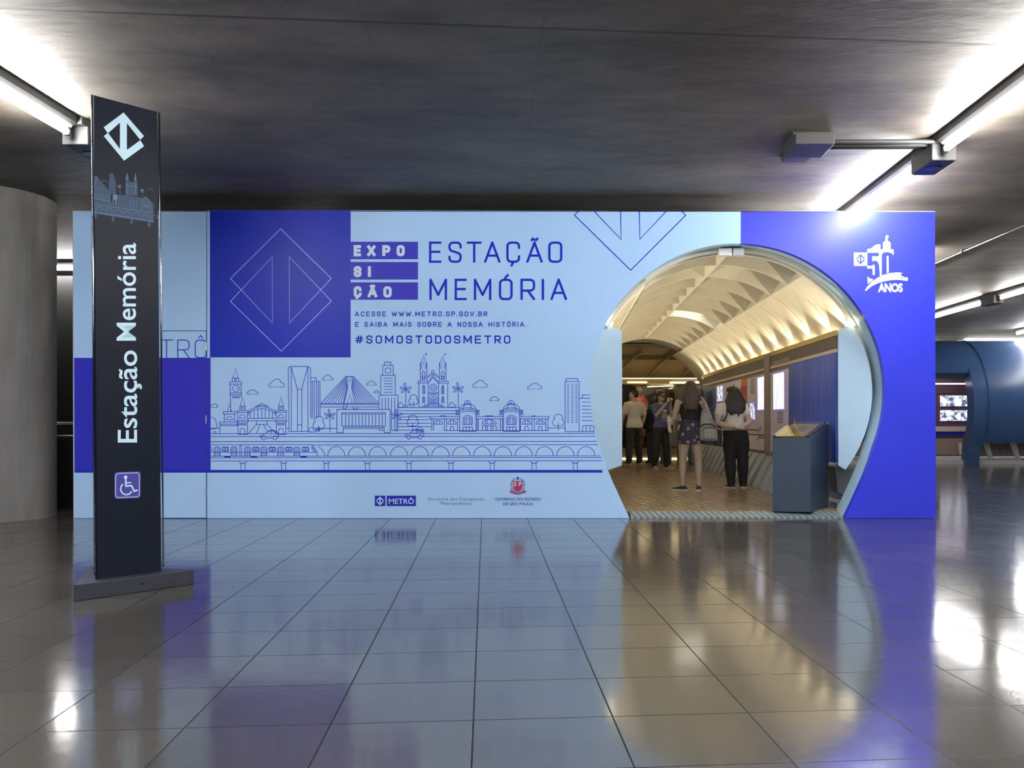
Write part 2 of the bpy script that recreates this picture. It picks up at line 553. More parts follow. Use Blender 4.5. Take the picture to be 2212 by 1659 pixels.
M_tube2 = mat('distant_lamp_tube_glow', (1, 1, 1), 0.5, emit=(1.0, 0.99, 0.97), estr=LAMP * 0.45)


def lamp(label, p, q, group=None):
    """A surface-mounted batten from p to q (x, y): housing on the ceiling, reflector lip, glowing tube under it."""
    p, q = Vector((p[0], p[1], 0)), Vector((q[0], q[1], 0))
    t = thing('linear_lamp', label, 'ceiling lamp', ((p.x + q.x) / 2, (p.y + q.y) / 2, ZC), 0, group)
    d = (q - p).normalized()
    s = Vector((d.y, -d.x, 0))          # towards the room side
    up = Vector((0, 0, 1))
    mb = MB()
    prof = [(-0.07, ZC), (0.07, ZC), (0.07, ZC - 0.055), (0.045, ZC - 0.082), (-0.045, ZC - 0.082), (-0.07, ZC - 0.055)]
    mb.prism([p + s * a + up * b for a, b in prof], q - p)
    obj('housing', mb, M_house, t)
    mb = MB()
    mb.prism([p + s * a + up * b for a, b in [(-0.035, ZC - 0.082), (0.035, ZC - 0.082), (0.028, ZC - 0.094), (-0.028, ZC - 0.094)]], q - p)
    obj('reflector', mb, M_refl, t)
    obj('tube', MB().cyl(p + d * 0.03 + up * ZT, q - d * 0.03 + up * ZT, 0.026, 12), M_tube2 if p.y > 14 else M_tube, t, smooth=True)
    for e in (p + d * 0.015, q - d * 0.015):
        obj('tube_holder', MB().box((e.x - 0.02, e.y - 0.02, ZT - 0.03), (e.x + 0.02, e.y + 0.02, ZC - 0.085)), M_house, t)
    return t


def junction(label, x, y0, y1, dx=0.11):
    t = thing('junction_box', label, 'junction box', (x, (y0 + y1) / 2, ZC))
    obj('mounting_plate', MB().box((x - dx * 0.8, y0, ZC - 0.06), (x + dx * 0.8, y1, ZC)), M_house, t)
    obj('box_body', MB().box((x - dx, y0 + 0.06, ZC - 0.215), (x + dx, y1 - 0.06, ZC - 0.06)), M_house, t, bevel=0.008)
    obj('speaker_grille', MB().cyl((x, (y0 + y1) / 2, ZC - 0.221), (x, (y0 + y1) / 2, ZC - 0.215), 0.075, 24), M_blk, t)
    return t


XR, XL = 3.35, -4.12
lamp('long tube lamp cutting the upper right corner of the ceiling', (XR, 5.70), (XR, 8.15))
lamp('tube lamp running from the junction box to the blue end of the mural', (XR, 8.79), (XR, 11.9))
junction('grey junction box joining the two tube lamps on the right', XR + 0.02, 8.16, 8.78)
lamp('long tube lamp in the upper left corner beside the sign pillar', (XL, 5.25), (XL, 7.68))
junction('grey junction box behind the top of the dark sign pillar', XL + 0.02, 7.69, 8.36)
gl = 'extra ceiling tube lamps out of view, lighting the near hall'  # extra lamps out of view, put in because they light the hall
for x in (XR, XL):
    for y in (2.6, -0.48, -3.56, -6.64, -9.7):
        lamp('extra ceiling tube lamp out of view, lighting the near hall', (x, y), (x, y + 2.44), gl)
for y in (-1.0, -5.5):
    lamp('extra ceiling tube lamp out of view, lighting the near hall', (-0.4, y), (-0.4, y + 2.44), gl)
lamp('bright tube lamp seen in the gap between column and mural', (-9.9, 14.5), (-7.0, 14.5))
lamp('tube lamp directly above and behind the right end of the mural', (8.45, 18.72), (8.45, 21.6))
junction('small junction box above the blue tube building', 8.47, 18.0, 18.70, 0.10)
lamp('tube lamp beyond the small junction box at the right edge', (8.45, 15.4), (8.45, 17.95))
lamp('faraway tube lamp just over the roof of the blue tube building', (12.3, 21.5), (12.3, 25.2))
lamp('extra tube lamp hidden behind the mural on the left side of the hall', (-4.4, 15.2), (-4.4, 17.6))  # this lamp and the next are unseen extras, there for their light
lamp('extra tube lamp hidden behind the mural near the tunnel', (5.2, 13.6), (5.2, 16.0))

gf = 'added ceiling tube lamps out of view, brightening the far hall'  # unseen lamps added to brighten the far ceiling and the right floor
for x in (5.5, 9.0, 12.5, 16.0):
    for y in (29.0, 34.0):
        lamp('added ceiling tube lamp out of view, brightening the far hall', (x, y), (x + 2.44, y), gf)
lamp('added ceiling tube lamp out of view, brightening the far hall', (15.5, 20.0), (15.5, 22.4), gf)

# square box with a hatch and a pair of conduits reaching the right lamp
t = thing('ceiling_control_box', 'flat square grey box on the ceiling tied to the right lamp by conduits', 'control box', (2.18, 8.3, ZC))
a, b_ = W(1697, 333, 7.95), W(1790, 300, 8.0)
obj('box_body', MB().box((2.0, 8.02, ZC - 0.13), (2.34, 8.44, ZC - 0.03)), M_house, t, bevel=0.006)
obj('ceiling_plate', MB().box((2.0, 8.1, ZC - 0.03), (2.33, 8.6, ZC)), M_house, t)
obj('hatch', MB().box((2.08, 8.62, ZC - 0.045), (2.32, 8.9, ZC - 0.0)), M_house, t)
for k, (y, z) in enumerate(((8.22, ZC - 0.05), (8.30, ZC - 0.055), (8.38, ZC - 0.05))):
    obj('conduit', MB().tube([(2.36, y, z), (3.28, y, z)], 0.021, 8), M_house, t, smooth=True)
# thin conduit along the ceiling beyond the mural
t = thing('ceiling_conduit', 'thin pale conduit crossing the ceiling beyond the right end of the mural', 'conduit', (5.9, 13, ZC - 0.03))
obj('pipe', MB().tube([(5.86, 9.0, ZC - 0.03), (5.86, 20.0, ZC - 0.03)], 0.014, 8), M_steel, t, smooth=True)
for y in (11, 13.6, 16.5):
    obj('clip', MB().box((5.83, y, ZC - 0.05), (5.89, y + 0.03, ZC)), M_house, t)
# ------------------------------------------------------------------ the exhibition wall with its mural
C_W, C_B = (0.385, 0.60, 0.93), (0.016, 0.032, 0.46)
M_white = mat('pale_blue_vinyl', C_W, 0.42, spec=0.2, vary=0.03, vscale=1.2)
M_blue = mat('royal_blue_vinyl', C_B, 0.38, spec=0.2, vary=0.05, vscale=1.5)
M_blue2 = mat('violet_blue_vinyl', (0.036, 0.036, 0.49), 0.38, spec=0.2, vary=0.05, vscale=1.5)
M_blue3 = mat('bright_blue_vinyl', (0.038, 0.050, 0.66), 0.36, spec=0.3, vary=0.04, vscale=1.5)
M_ink = mat('blue_ink', (0.010, 0.026, 0.50), 0.45, spec=0.12)
M_pale = mat('pale_ink', (0.50, 0.66, 0.86), 0.4)
M_thin = mat('pale_line_ink', (0.30, 0.42, 0.85), 0.4)
M_navy = mat('navy_ink', (0.03, 0.05, 0.30), 0.4)
M_grey_ink = mat('grey_blue_ink', (0.10, 0.18, 0.36), 0.4)
M_edge = mat('raw_board_edge', (0.42, 0.40, 0.38), 0.6)

KW = D / F
TCX, TCZ = (1592.5 - CX) * KW, HCAM + (CY - 845) * KW     # centre of the round opening
RO = 319 * KW
WT = 0.09
ex = thing('exhibition_wall', 'long freestanding exhibition wall with blue and pale mural and a round tunnel entrance', 'exhibition wall', W(1090, 1122) * 1.0)


def wx(x, y, off=0.0):
    p = W(x, y)
    return Vector((p.x, D - off, p.z))


def lay(off):
    return lambda x, y: wx(x, y, off)


def slab(name, pts, m, back=WT, bevel=0.0):
    mb = MB()
    mb.prism([wx(x, y) for x, y in pts], (0, back, 0))
    return obj(name, mb, m, ex, tri=True)


YB = 1119.5
ZF = 0.008
open_l = [(1360, YB), (1337, 1070), (1322, 1037), (1313, 1015), (1306.5, 997), (1301.5, 981)]
for a in range(202, 89, -3):
    if a <= 204:
        open_l.append((1592.5 + 319 * math.cos(math.radians(a)), 845 - 319 * math.sin(math.radians(a))))
open_r = [(3185 - x, y) for x, y in open_l]
split = 1600
L = [p for p in open_l if p[0] < split - 1]
top_r = [p for p in open_r if p[0] > split + 1]
ys = 845 - math.sqrt(319 ** 2 - (split - 1592.5) ** 2)
slab('main_panel', [(447.5, YB), (447.5, 454)] + [(split, 456)] + [(split, ys)] + L[::-1], M_white)
slab('end_panel', [(split, 456), (2019.5, 457.5), (2022, YB - 1)] + top_r + [(split, ys)], M_blue3)
slab('side_panel', [(158, 456.5), (445.6, 455), (445.6, 714), (345 - 20, 714), (325, YB), (160, YB + 1.5)], M_white)
dr = slab('door', [(327, 715.5), (444.4, 715.5), (445.0, YB - 1), (327, YB - 1)], M_white, back=0.05)
for y in (747, 906, 1065):
    mb = MB().cyl(wx(445.4, y - 9, 0.006), wx(445.4, y + 9, 0.006), 0.007, 8)
    obj('hinge', mb, M_steel, dr)
tr = MB()
tr.prism([wx(157, 455, 0), wx(2020, 456, 0), wx(2020, 457.6, 0), wx(157, 456.6, 0)], (0, WT, 0))
obj('top_edge', tr, M_edge, ex)
tr = MB().prism([wx(156.6, 456, 0), wx(158, 456, 0), wx(160, YB + 1, 0), wx(158.4, YB + 1, 0)], (0, WT, 0))
obj('side_edge', tr, M_edge, ex)
# braces behind the wall so that it stands
for x in (-4.8, -2.5, -0.4):
    mb = MB().prism([(x, D + WT, 0), (x, D + WT + 0.5, 0), (x, D + WT, 1.6)], (0.04, 0, 0))
    obj('rear_brace', mb, M_edge, ex)

# colour fields
sh = Sheet(lay(0.0010))
sh.rect(453.5, 454.3, 757.5, 772)
obj('colour_field', sh.mb, M_blue, ex)
sh = Sheet(lay(0.0010))
sh.poly([(160, 773), (445.2, 773), (445.2, 1019), (161, 1019)])
obj('colour_field', sh.mb, M_blue2, ex)
sh = Sheet(lay(0.0010))
sh.rect(446, 773, 455, 1019)
obj('colour_field', sh.mb, M_blue2, ex)
sh = Sheet(lay(0.0018))
sh.poly([(161, 1015), (1301, 1015), (1301, 1021), (161, 1021)])
obj('base_stripe', sh.mb, M_blue, ex)
sh = Sheet(lay(0.0012))
sh.rect(160, 1119.3, 1358, 1121.2)
obj('bottom_stripe', sh.mb, M_navy, ex)

# big outlined emblem on the blue square, and the cropped one at the top
E = lambda u, v: (440 + u / 4.879, 440 + v / 4.879)
sh = Sheet(lay(0.002))
sh.line([E(*p) for p in LOGO], 1.5, True)
obj('outline_emblem', sh.mb, M_thin, ex)
E2 = lambda u, v: (1210 + u / 7.135, 440 + v / 7.135)
sh = Sheet(lay(0.002))
for q in ([(285, 112), (222, 178), (1088, 1025), (1935, 180), (1868, 112)], [(520, 112), (940, 550), (932, 112)], [(1220, 112), (1228, 550), (1640, 112)]):
    sh.line([E2(*p) for p in q], 2.0)
obj('outline_emblem', sh.mb, M_ink, ex)

# title lettering
T = lambda u, v: (740 + u / 4.254, 490 + v / 4.254)


def letters(items, v0, v1, wd, m, name='lettering', r=0.2, mi=0):
    sh = Sheet(lay(0.0022))
    for ch, u0, u1 in items:
        (x0, y0), (x1, y1) = T(u0, v0), T(u1, v1)
        put_letter(sh, ch, x0, y0, x1, y1, wd, mi, r)
    return obj(name, sh.mb, m, ex)


letters([('E', 795, 910), ('S', 972, 1095), ('T', 1140, 1280), ('A', 1300, 1452), ('Ç', 1505, 1632), ('Ã', 1688, 1840), ('O', 1890, 2020)], 135, 331, 4.9, M_ink, r=0.19)
letters([('M', 798, 960), ('E', 1030, 1143), ('M', 1207, 1367), ('Ó', 1437, 1563), ('R', 1635, 1770), ('I', 1830, 1852), ('A', 1910, 2063)], 477, 674, 4.9, M_ink, r=0.19)
for v0, v1 in ((137, 298), (323, 485), (510, 670)):
    sh = Sheet(lay(0.0014))
    (x0, y0), (x1, y1) = T(74, v0), T(693, v1)
    sh.rect(x0, y0, x1, y1)
    obj('word_box', sh.mb, M_blue2, ex)
letters([('E', 102, 172), ('X', 225, 305), ('P', 365, 440), ('O', 497, 572)], 168, 271, 6.6, M_pale, r=0.25)
letters([('S', 102, 175), ('I', 232, 262)], 360, 463, 6.6, M_pale, r=0.25)
letters([('Ç', 103, 176), ('Ã', 230, 320), ('O', 375, 452)], 546, 650, 6.4, M_pale, r=0.25)
for txt, u0, u1, v0, v1, wd in (('ACESSE WWW.METRO.SP.GOV.BR', 112, 1330, 778, 823, 1.75), ('E SAIBA MAIS SOBRE A NOSSA HISTÓRIA.', 115, 1692, 874, 919, 1.75),
                                ('#SOMOSTODOSMETRO', 118, 1542, 998, 1073, 2.9)):
    sh = Sheet(lay(0.0022))
    (x0, y0), (x1, y1) = T(u0, v0), T(u1, v1)
    put_text(sh, txt, x0, y0, x1, y1, wd, gap=0.52)
    obj('lettering', sh.mb, M_ink, ex)
# METRÔ seen to the right of the sign pillar, and the line above it that is the door's edge
sh = Sheet(lay(0.0022))
Q = lambda u, v: (330 + u / 4.743, 690 + v / 4.743)
for ch, u0, u1 in (('M', -480, -330), ('E', -260, -130), ('T', 75, 210), ('R', 253, 378), ('Ô', 432, 553)):
    if u1 < 0 and u0 > -40: continue
    (x0, y0), (x1, y1) = Q(u0, 207), Q(u1, 396)
    put_letter(sh, ch, x0, y0, x1, y1, 2.0, 0, 0.2)
obj('outline_lettering', sh.mb, M_ink, ex)

# partner marks near the floor
Pm = lambda u, v: (780 + u / 5.267, 1010 + v / 5.267)
sh = Sheet(lay(0.0016))
for u0, u1 in ((157, 277), (292, 624)):
    (x0, y0), (x1, y1) = Pm(u0, 319), Pm(u1, 438)
    sh.rect(x0, y0, x1, y1)
pm = obj('logo_plate', sh.mb, M_blue, ex)
sh = Sheet(lay(0.0024))
(x0, y0), (x1, y1) = Pm(174, 330), Pm(260, 430)
put_logo(sh, x0, y0, x1, y1)
(x0, y0), (x1, y1) = Pm(316, 338), Pm(602, 414)
put_font(sh, 'METRÔ', x0, y0, x1, y1, 0.012)
obj('logo_mark', sh.mb, M_pale, pm)
for txt, u0, u1, v0, v1, bold, m in (('Secretaria dos Transportes', 762, 1396, 338, 386, 0.0, M_grey_ink), ('Metropolitanos', 904, 1254, 388, 436, 0.0, M_grey_ink),
                                     ('GOVERNO DO ESTADO', 1526, 2046, 342, 377, 0.014, M_navy), ('DE SÃO PAULO', 1617, 1956, 388, 429, 0.014, M_navy)):
    sh = Sheet(lay(0.002))
    (x0, y0), (x1, y1) = Pm(u0, v0), Pm(u1, v1)
    put_font(sh, txt, x0, y0, x1, y1, bold)
    obj('lettering', sh.mb, m, ex)
# state crest
K = lambda u, v: (1060 + u / 18.433, 1020 + v / 18.433)
M_red = mat('crest_red', (0.38, 0.03, 0.13), 0.4)
M_green = mat('crest_green', (0.05, 0.17, 0.20), 0.4)
M_silver = mat('crest_silver', (0.55, 0.60, 0.74), 0.4)
M_mag = mat('crest_magenta', (0.34, 0.04, 0.26), 0.4)
sh = Sheet(lay(0.0014))
for s in (-1, 1):
    for i in range(9):
        a = math.radians(60 - i * 17)
        cx_, cy_ = 1077 + s * 270 * math.cos(a), 520 - 285 * math.sin(a)
        b = math.radians(90 + i * 12)
        for d in (-0.55, 0.55):
            dx, dy = math.cos(b - d) * s, -math.sin(b - d)
            sh.poly([K(cx_ - dx * 42, cy_ - dy * 42), K(cx_ + dy * 22, cy_ - dx * 22), K(cx_ + dx * 50, cy_ + dy * 50), K(cx_ - dy * 22, cy_ + dx * 22)], i % 2)
sh.poly([K(880, 350), K(1275, 350), K(1275, 560), K(1240, 690), K(1077, 800), K(915, 690), K(880, 560)], 2)
cr = obj('state_crest', sh.mb, [M_green, M_navy, M_red], ex)
sh = Sheet(lay(0.0022))
sh.poly([K(750, 775), K(800, 700), K(930, 790), K(1077, 830), K(1225, 790), K(1360, 700), K(1420, 775), K(1400, 815), K(1200, 870), K(1077, 905), K(950, 870), K(770, 815)], 1)
for s in (-1, 1):
    sh.poly([K(1077 + s * 185, 570), K(1077 + s * 150, 590), K(1077 + s * 90, 690), K(1077 + s * 10, 720), K(1077 + s * 20, 790), K(1077 + s * 120, 750), K(1077 + s * 180, 680)], 0)
sh.poly([K(1050, 375), K(1077, 355), K(1104, 375), K(1098, 730), K(1077, 760), K(1056, 730)], 0)
sh.rect(*K(950, 330), *K(1200, 362), 0)
st = []
for i in range(10):
    a = math.radians(90 + 36 * i); rr = 105 if i % 2 == 0 else 32
    st.append(K(1077 + rr * math.cos(a), 245 - rr * math.sin(a)))
for i in range(0, 10, 2):
    sh.poly([st[i], st[(i + 1) % 10], K(1077, 245), st[i - 1]], 2)
put_font(sh, 'S', *K(905, 385), *K(1025, 560), 0.02, 0)
put_font(sh, 'P', *K(1120, 385), *K(1240, 560), 0.02, 0)
obj('crest_charge', sh.mb, [M_silver, M_mag, M_ink], cr)

# "50 anos" mark on the blue end panel
A = lambda u, v: (1800 + u / 6.381, 440 + v / 6.381)
M_wmark = mat('white_mark', (0.42, 0.58, 0.73), 0.5, spec=0.1)
sh = Sheet(lay(0.0016))
ap = lambda pts, mi=0: sh.poly([A(*p) for p in pts], mi)
ap([(282, 674), (468, 674), (468, 858), (284, 858)])
ap([(466, 628), (520, 618), (570, 575), (612, 560), (650, 563), (650, 630), (628, 677), (466, 677)])
ap([(628, 677), (650, 630), (668, 630), (690, 660), (668, 700), (668, 990), (640, 997), (632, 845)])
ap([(652, 630), (830, 630), (832, 712), (800, 682), (745, 666), (690, 674)])
ap([(652, 630), (690, 674), (668, 700), (640, 690)])
ap([(684, 540), (700, 520), (716, 515), (718, 460), (732, 432), (765, 447), (765, 462), (750, 468), (752, 515), (772, 524), (790, 540), (790, 628), (684, 628)])
ap([(537, 727), (632, 727), (632, 845), (610, 800), (575, 783), (537, 795)])
ap([(466, 855), (540, 855), (545, 842), (560, 840), (570, 855), (572, 975), (557, 992), (541, 978), (541, 895), (466, 895)])
ap([(735, 725), (748, 718), (762, 727), (765, 948), (736, 958)])
ap([(470, 995), (490, 1025), (555, 1045), (474, 1108)])
top = [(434, 1190), (470, 1140), (530, 1075), (600, 1025), (690, 980), (790, 955), (880, 947), (930, 950), (965, 960), (925, 966), (945, 995), (985, 1015), (1030, 1018)]
bot = [(1030, 1050), (1018, 1068), (960, 1058), (890, 1050), (800, 1054), (700, 1072), (600, 1102), (520, 1145), (447, 1206)]
for i in range(len(top) - 1):
    f = lambda k, L_: L_[min(len(L_) - 1, max(0, int(round(k))))]
n_ = 24
smp = lambda L_, t: (lambda i, fr: (L_[i][0] + (L_[min(i + 1, len(L_) - 1)][0] - L_[i][0]) * fr, L_[i][1] + (L_[min(i + 1, len(L_) - 1)][1] - L_[i][1]) * fr))(int(t * (len(L_) - 1)), (t * (len(L_) - 1)) % 1)
ap(top + bot)
put_font(sh, 'ANOS', *A(615, 1096), *A(957, 1222), 0.05, 0, 0.95)
an = obj('anniversary_mark', sh.mb, M_wmark, ex, tri=True)
sh = Sheet(lay(0.0022))
put_logo(sh, *A(318, 694), *A(434, 836))
sh.poly([A(935, 1012), A(948, 1018), A(952, 1034), A(942, 1034)])
sh.poly([A(925, 1006), A(931, 1006), A(931, 1014), A(925, 1014)])
obj('mark_detail', sh.mb, M_blue3, an)

# ------------------------------------------------------------------ skyline line drawing
sk = Sheet(lay(0.002))
LW = 1.15
OX, OY, OS = 430, 750, 4.7064


def pl(*pts, c=False, w=LW):
    sk.line([(OX + u / OS, OY + v / OS) for u, v in pts], w, c)


def pc(pts, c=False):
    pl(*pts, c=c)


def bx(x0, y0, x1, y1):
    pl((x0, y0), (x1, y0), (x1, y1), (x0, y1), c=True)


def ci(x, y, r, r2=None):
    pc(arc(x, y, r, r2 or r, 0, 360, 16)[:-1], True)


def cloud(x0, x1, y, h):
    w_ = x1 - x0
    pc([(x0 + w_ * .06, y)] + arc(x0 + w_ * .12, y - h * .22, w_ * .12, h * .22, 230, 90, 5) + arc(x0 + w_ * .30, y - h * .52, w_ * .12, h * .26, 180, 100, 4)
       + arc(x0 + w_ * .52, y - h * .55, w_ * .24, h * .45, 150, 10, 9) + arc(x0 + w_ * .86, y - h * .25, w_ * .14, h * .25, 85, -80, 6) + [(x1 - w_ * .1, y)], True)


def palm(x, y, base, s=1.0):
    for a in (100, 10, 170, -45, 222):
        c, n = math.cos(math.radians(a)), -math.sin(math.radians(a))
        L_ = 58 * s
        pl((x, y), (x + c * L_ * .35 - n * 8, y + n * L_ * .35 + c * 8), (x + c * L_ * .85 - n * 8, y + n * L_ * .85 + c * 8), (x + c * L_, y + n * L_), (x + c * L_ * .85 + n * 8, y + n * L_ * .85 - c * 8), (x + c * L_ * .35 + n * 8, y + n * L_ * .35 - c * 8), c=True)
    pl((x, y), (x, base))


def tree(x, y, rx, ry, base):
    pc(arc(x - rx * .35, y + ry * .35, rx * .65, ry * .6, 250, 110, 6) + arc(x, y - ry * .3, rx * .8, ry * .7, 165, 20, 9) + arc(x + rx * .35, y + ry * .35, rx * .65, ry * .6, 60, -70, 6), True)
    pl((x, y + ry * .45), (x, base))


def bush(x0, x1, y, h):
    w_ = x1 - x0
    pc([(x0, y)] + arc(x0 + w_ * .35, y - h * .55, w_ * .3, h * .45, 190, 20, 7) + arc(x0 + w_ * .78, y - h * .25, w_ * .22, h * .25, 110, -60, 5) + [(x0, y)], True)


def half(x, y, rx, h):
    pc(arc(x, y, rx, h, 180, 0, 10), True)


# left station with clock tower
pl((345, 315), (371, 213), (397, 315)); bx(338, 315, 404, 352); ci(371, 333, 12); bx(312, 352, 434, 376); bx(318, 376, 428, 465)
ci(376, 420, 34); pl((376, 420), (396, 420)); bx(314, 465, 434, 482); pl((320, 482), (322, 655)); pl((430, 482), (430, 512))
for x in (350, 377, 404): ci(x, 508, 11)
pl((290, 655), (308, 568), (330, 655)); bx(248, 655, 370, 680); bx(258, 680, 362, 760); half(310, 738, 31, 34); bx(208, 760, 390, 782); bx(222, 782, 390, 798)
pl((212, 798), (212, 882)); pl((120, 822), (208, 822)); pl((150, 882), (155, 858), (170, 858), (176, 882))
for o_ in (0, 391):
    pl((420 + o_, 600), (442 + o_, 500), (468 + o_, 600)); bx(415 + o_, 600, 470 + o_, 645); ci(442 + o_, 622, 14); bx(385 + o_, 645, 500 + o_, 662)
    bx(395 + o_, 662, 495 + o_, 742); half(442 + o_, 720, 30, 36); bx(385 + o_, 742, 502 + o_, 757); bx(397 + o_, 757, 492 + o_, 888)
    for x in (416, 443, 470): ci(x + o_, 782, 11)
    pc([(418 + o_, 888)] + arc(442 + o_, 848, 24, 24, 180, 0, 8) + [(466 + o_, 888)])
pc(arc(638, 690, 146, 85, 170, 10, 16)); pc(arc(638, 705, 142, 80, 172, 8, 16))
for x in (523, 560, 598, 637, 675, 712, 748):
    pl((x, 705 - 80 * math.sqrt(max(0, 1 - ((x - 638) / 142) ** 2))), (x, 722))
pl((502, 722), (776, 722)); pl((502, 748), (776, 748)); pl((570, 605), (640, 572), (710, 605)); pl((590, 604), (640, 588), (690, 604))
pl((585, 752), (585, 785), (692, 785), (692, 752)); pl((585, 785), (500, 882)); pl((692, 785), (780, 870)); pl((618, 788), (585, 880)); pl((656, 788), (690, 848))


def car(dx, dy, s=1.0):
    f = lambda *q: [(620 + dx + (u - 620) * s, 925 + dy + (v - 925) * s) for u, v in q]
    pc(f((640, 922), (620, 915), (625, 900), (675, 880), (700, 853), (735, 842), (780, 850), (810, 880), (808, 912), (793, 922)))
    pc(f((683, 925), (752, 925)))
    for u in (660, 773):
        p = f((u, 922))[0]; ci(p[0], p[1], 20 * s)
    pc(f((678, 878), (705, 855), (735, 849), (776, 857), (793, 880)), True); pc(f((733, 849), (733, 880)))


car(0, 0)
# twin slab tower, side tower, cable bridge
pl((915, 855), (907, 208), (935, 195), (1105, 195), (1133, 212), (1137, 720)); pl((938, 200), (938, 855)); pl((1108, 200), (1108, 850))
pl((938, 205), (1000, 428), (1045, 428), (1103, 205)); pl((1000, 428), (1000, 855)); pl((1045, 428), (1045, 855)); pl((1000, 790), (1045, 790)); pl((915, 855), (1115, 855))
pl((1135, 310), (1192, 310), (1192, 347)); pl((1135, 347), (1230, 347), (1230, 700))
for x in (1152, 1172, 1195, 1213): pl((x, 347), (x, 720))
for i, x in enumerate((1240, 1278, 1312, 1345, 1378, 1410, 1440, 1465)): pl((x, 572), (1490 + 3 * i, 300 + 14 * i))
for i, x in enumerate((1826, 1795, 1762, 1730, 1700, 1668, 1640, 1612)): pl((x, 572), (1574 - 3 * i, 300 + 14 * i))
for y in (572, 582, 607): pl((1235, y), (1828, y))
pl((1497, 300), (1512, 405), (1462, 628), (1493, 628), (1533, 478), (1556, 570)); pl((1566, 300), (1552, 405), (1585, 572)); pl((1512, 300), (1532, 360), (1553, 300), c=True); pl((1490, 298), (1575, 298))
bx(1568, 607, 1612, 628)
# museum block on red-beam legs
pl((1402, 868), (1402, 632), (1942, 632), (1942, 868), (1883, 868), (1883, 812)); pl((1402, 868), (1467, 868), (1467, 812)); bx(1452, 665, 1895, 800)
pl((1455, 678), (1893, 678)); pl((1467, 812), (1883, 812)); pl((1467, 825), (1883, 825))
for i in range(12): pl((1490 + i * 34, 678), (1490 + i * 34, 800))
# stepped tower
bx(1885, 152, 1950, 185); bx(1868, 185, 1975, 285); pc(rrect(1893, 212, 1950, 262, 14), True); bx(1848, 285, 1995, 487)
for y in (315, 343, 372, 400, 429, 458): pl((1880, y), (1968, y))
pl((1828, 630), (1828, 487), (2022, 487), (2022, 840))
for x in (1860, 1895, 1925, 1957, 1990): pl((x, 515), (x, 630 if x < 1942 else 840))
pl((1830, 826), (1830, 845), (1876, 845)); pl((1958, 845), (2022, 845))
for q in ((485, 603, 478, 46), (708, 870, 405, 82), (1253, 1362, 335, 54), (1703, 1803, 386, 42), (1778, 1833, 465, 26)): cloud(*q)
pc([(118, 612), (193, 612)] + arc(160, 590, 26, 14, -30, 180, 7) + [(118, 595)])
pc([(118, 712)] + arc(125, 760, 50, 48, 80, -10, 6) + arc(140, 798, 42, 36, 20, -90, 6) + [(118, 832)])
palm(1330, 688, 862); palm(2010, 688, 860); tree(1218, 770, 60, 68, 856); bush(1115, 1190, 862, 46)
for x in (1195, 1210, 1225): pl((x, 815), (x, 855))
pl((1235, 825), (1402, 825)); pl((890, 825), (912, 825))
# road and viaduct lines run the whole width
for y, x1 in ((858, 2003), (887, 2010), (938, 2023), (970, 2033), (1082, 2063), (1099, 2070), (1130, 2075)):
    x1 = 850 + x1 / 4.6083; y = 750 + y / 4.6083
    x0 = 455 if y != 750 + 970 / 4.6083 else 674
    sk.line([(x0, y + 0.6), (x1, y)], LW)
# train
pl((118, 992), (412, 992), (420, 998), (432, 990), (1145, 990), (1165, 1012), (1198, 1062), (1205, 1108)); pl((118, 1068), (1192, 1068)); pl((1150, 1010), (1192, 1070)); pl((1143, 1015), (1172, 1070))
pl((415, 992), (415, 1108)); pl((432, 992), (432, 1108))
for x in (155, 325, 463, 630, 798, 965):
    pc([(x, 1108)] + rrect(x, 1013, x + 60, 1108, 12)[6:6] + [(x, 1025), (x + 10, 1013), (x + 50, 1013), (x + 60, 1025), (x + 60, 1108)]); pl((x + 30, 1013), (x + 30, 1108)); pl((x + 12, 1025), (x + 12, 1108)); pl((x + 48, 1025), (x + 48, 1108))
for x in (232, 542, 710, 878, 1046):
    pc(rrect(x, 1015, x + 70, 1058, 12), True); pc(arc(x + 22, 1037, 13, 18, 0, 360, 8), True); pc(arc(x + 50, 1037, 13, 18, 0, 360, 8), True)
pc([(118, 1015)] + arc(122, 1037, 12, 20, 80, -80, 6) + [(118, 1058)])
for x in (288, 557, 1063): pl((x - 28, 1115), (x + 30, 1115), w=2.0); pl((x - 12, 1109), (x + 10, 1109), w=1.6)
pc(arc(1190, 1108, 88, 97, 75, 0, 8))
for x in (1395, 1605, 1815): pc(arc(x, 1108, 88, 97, 180, 0, 14))
for x in (447, 860, 1295, 1712, 2135):
    pc(arc(x, 1158, 36, 24, 180, 360, 8)); pl((x - 21, 1180), (x - 21, 1252)); pl((x + 21, 1180), (x + 21, 1252)); pl((x - 22, 1180), (x + 22, 1180))
OX, OY, OS = 850, 750, 4.6083
for i in range(10): pc(arc(55 + i * 207, 1082, 87, 93, 180, 0, 14))
for x in (572, 983, 1400, 1810):
    pc(arc(x, 1132, 36, 22, 180, 360, 8)); pl((x - 20, 1154), (x - 20, 1224)); pl((x + 20, 1154), (x + 20, 1224)); pl((x - 22, 1154), (x + 22, 1154))
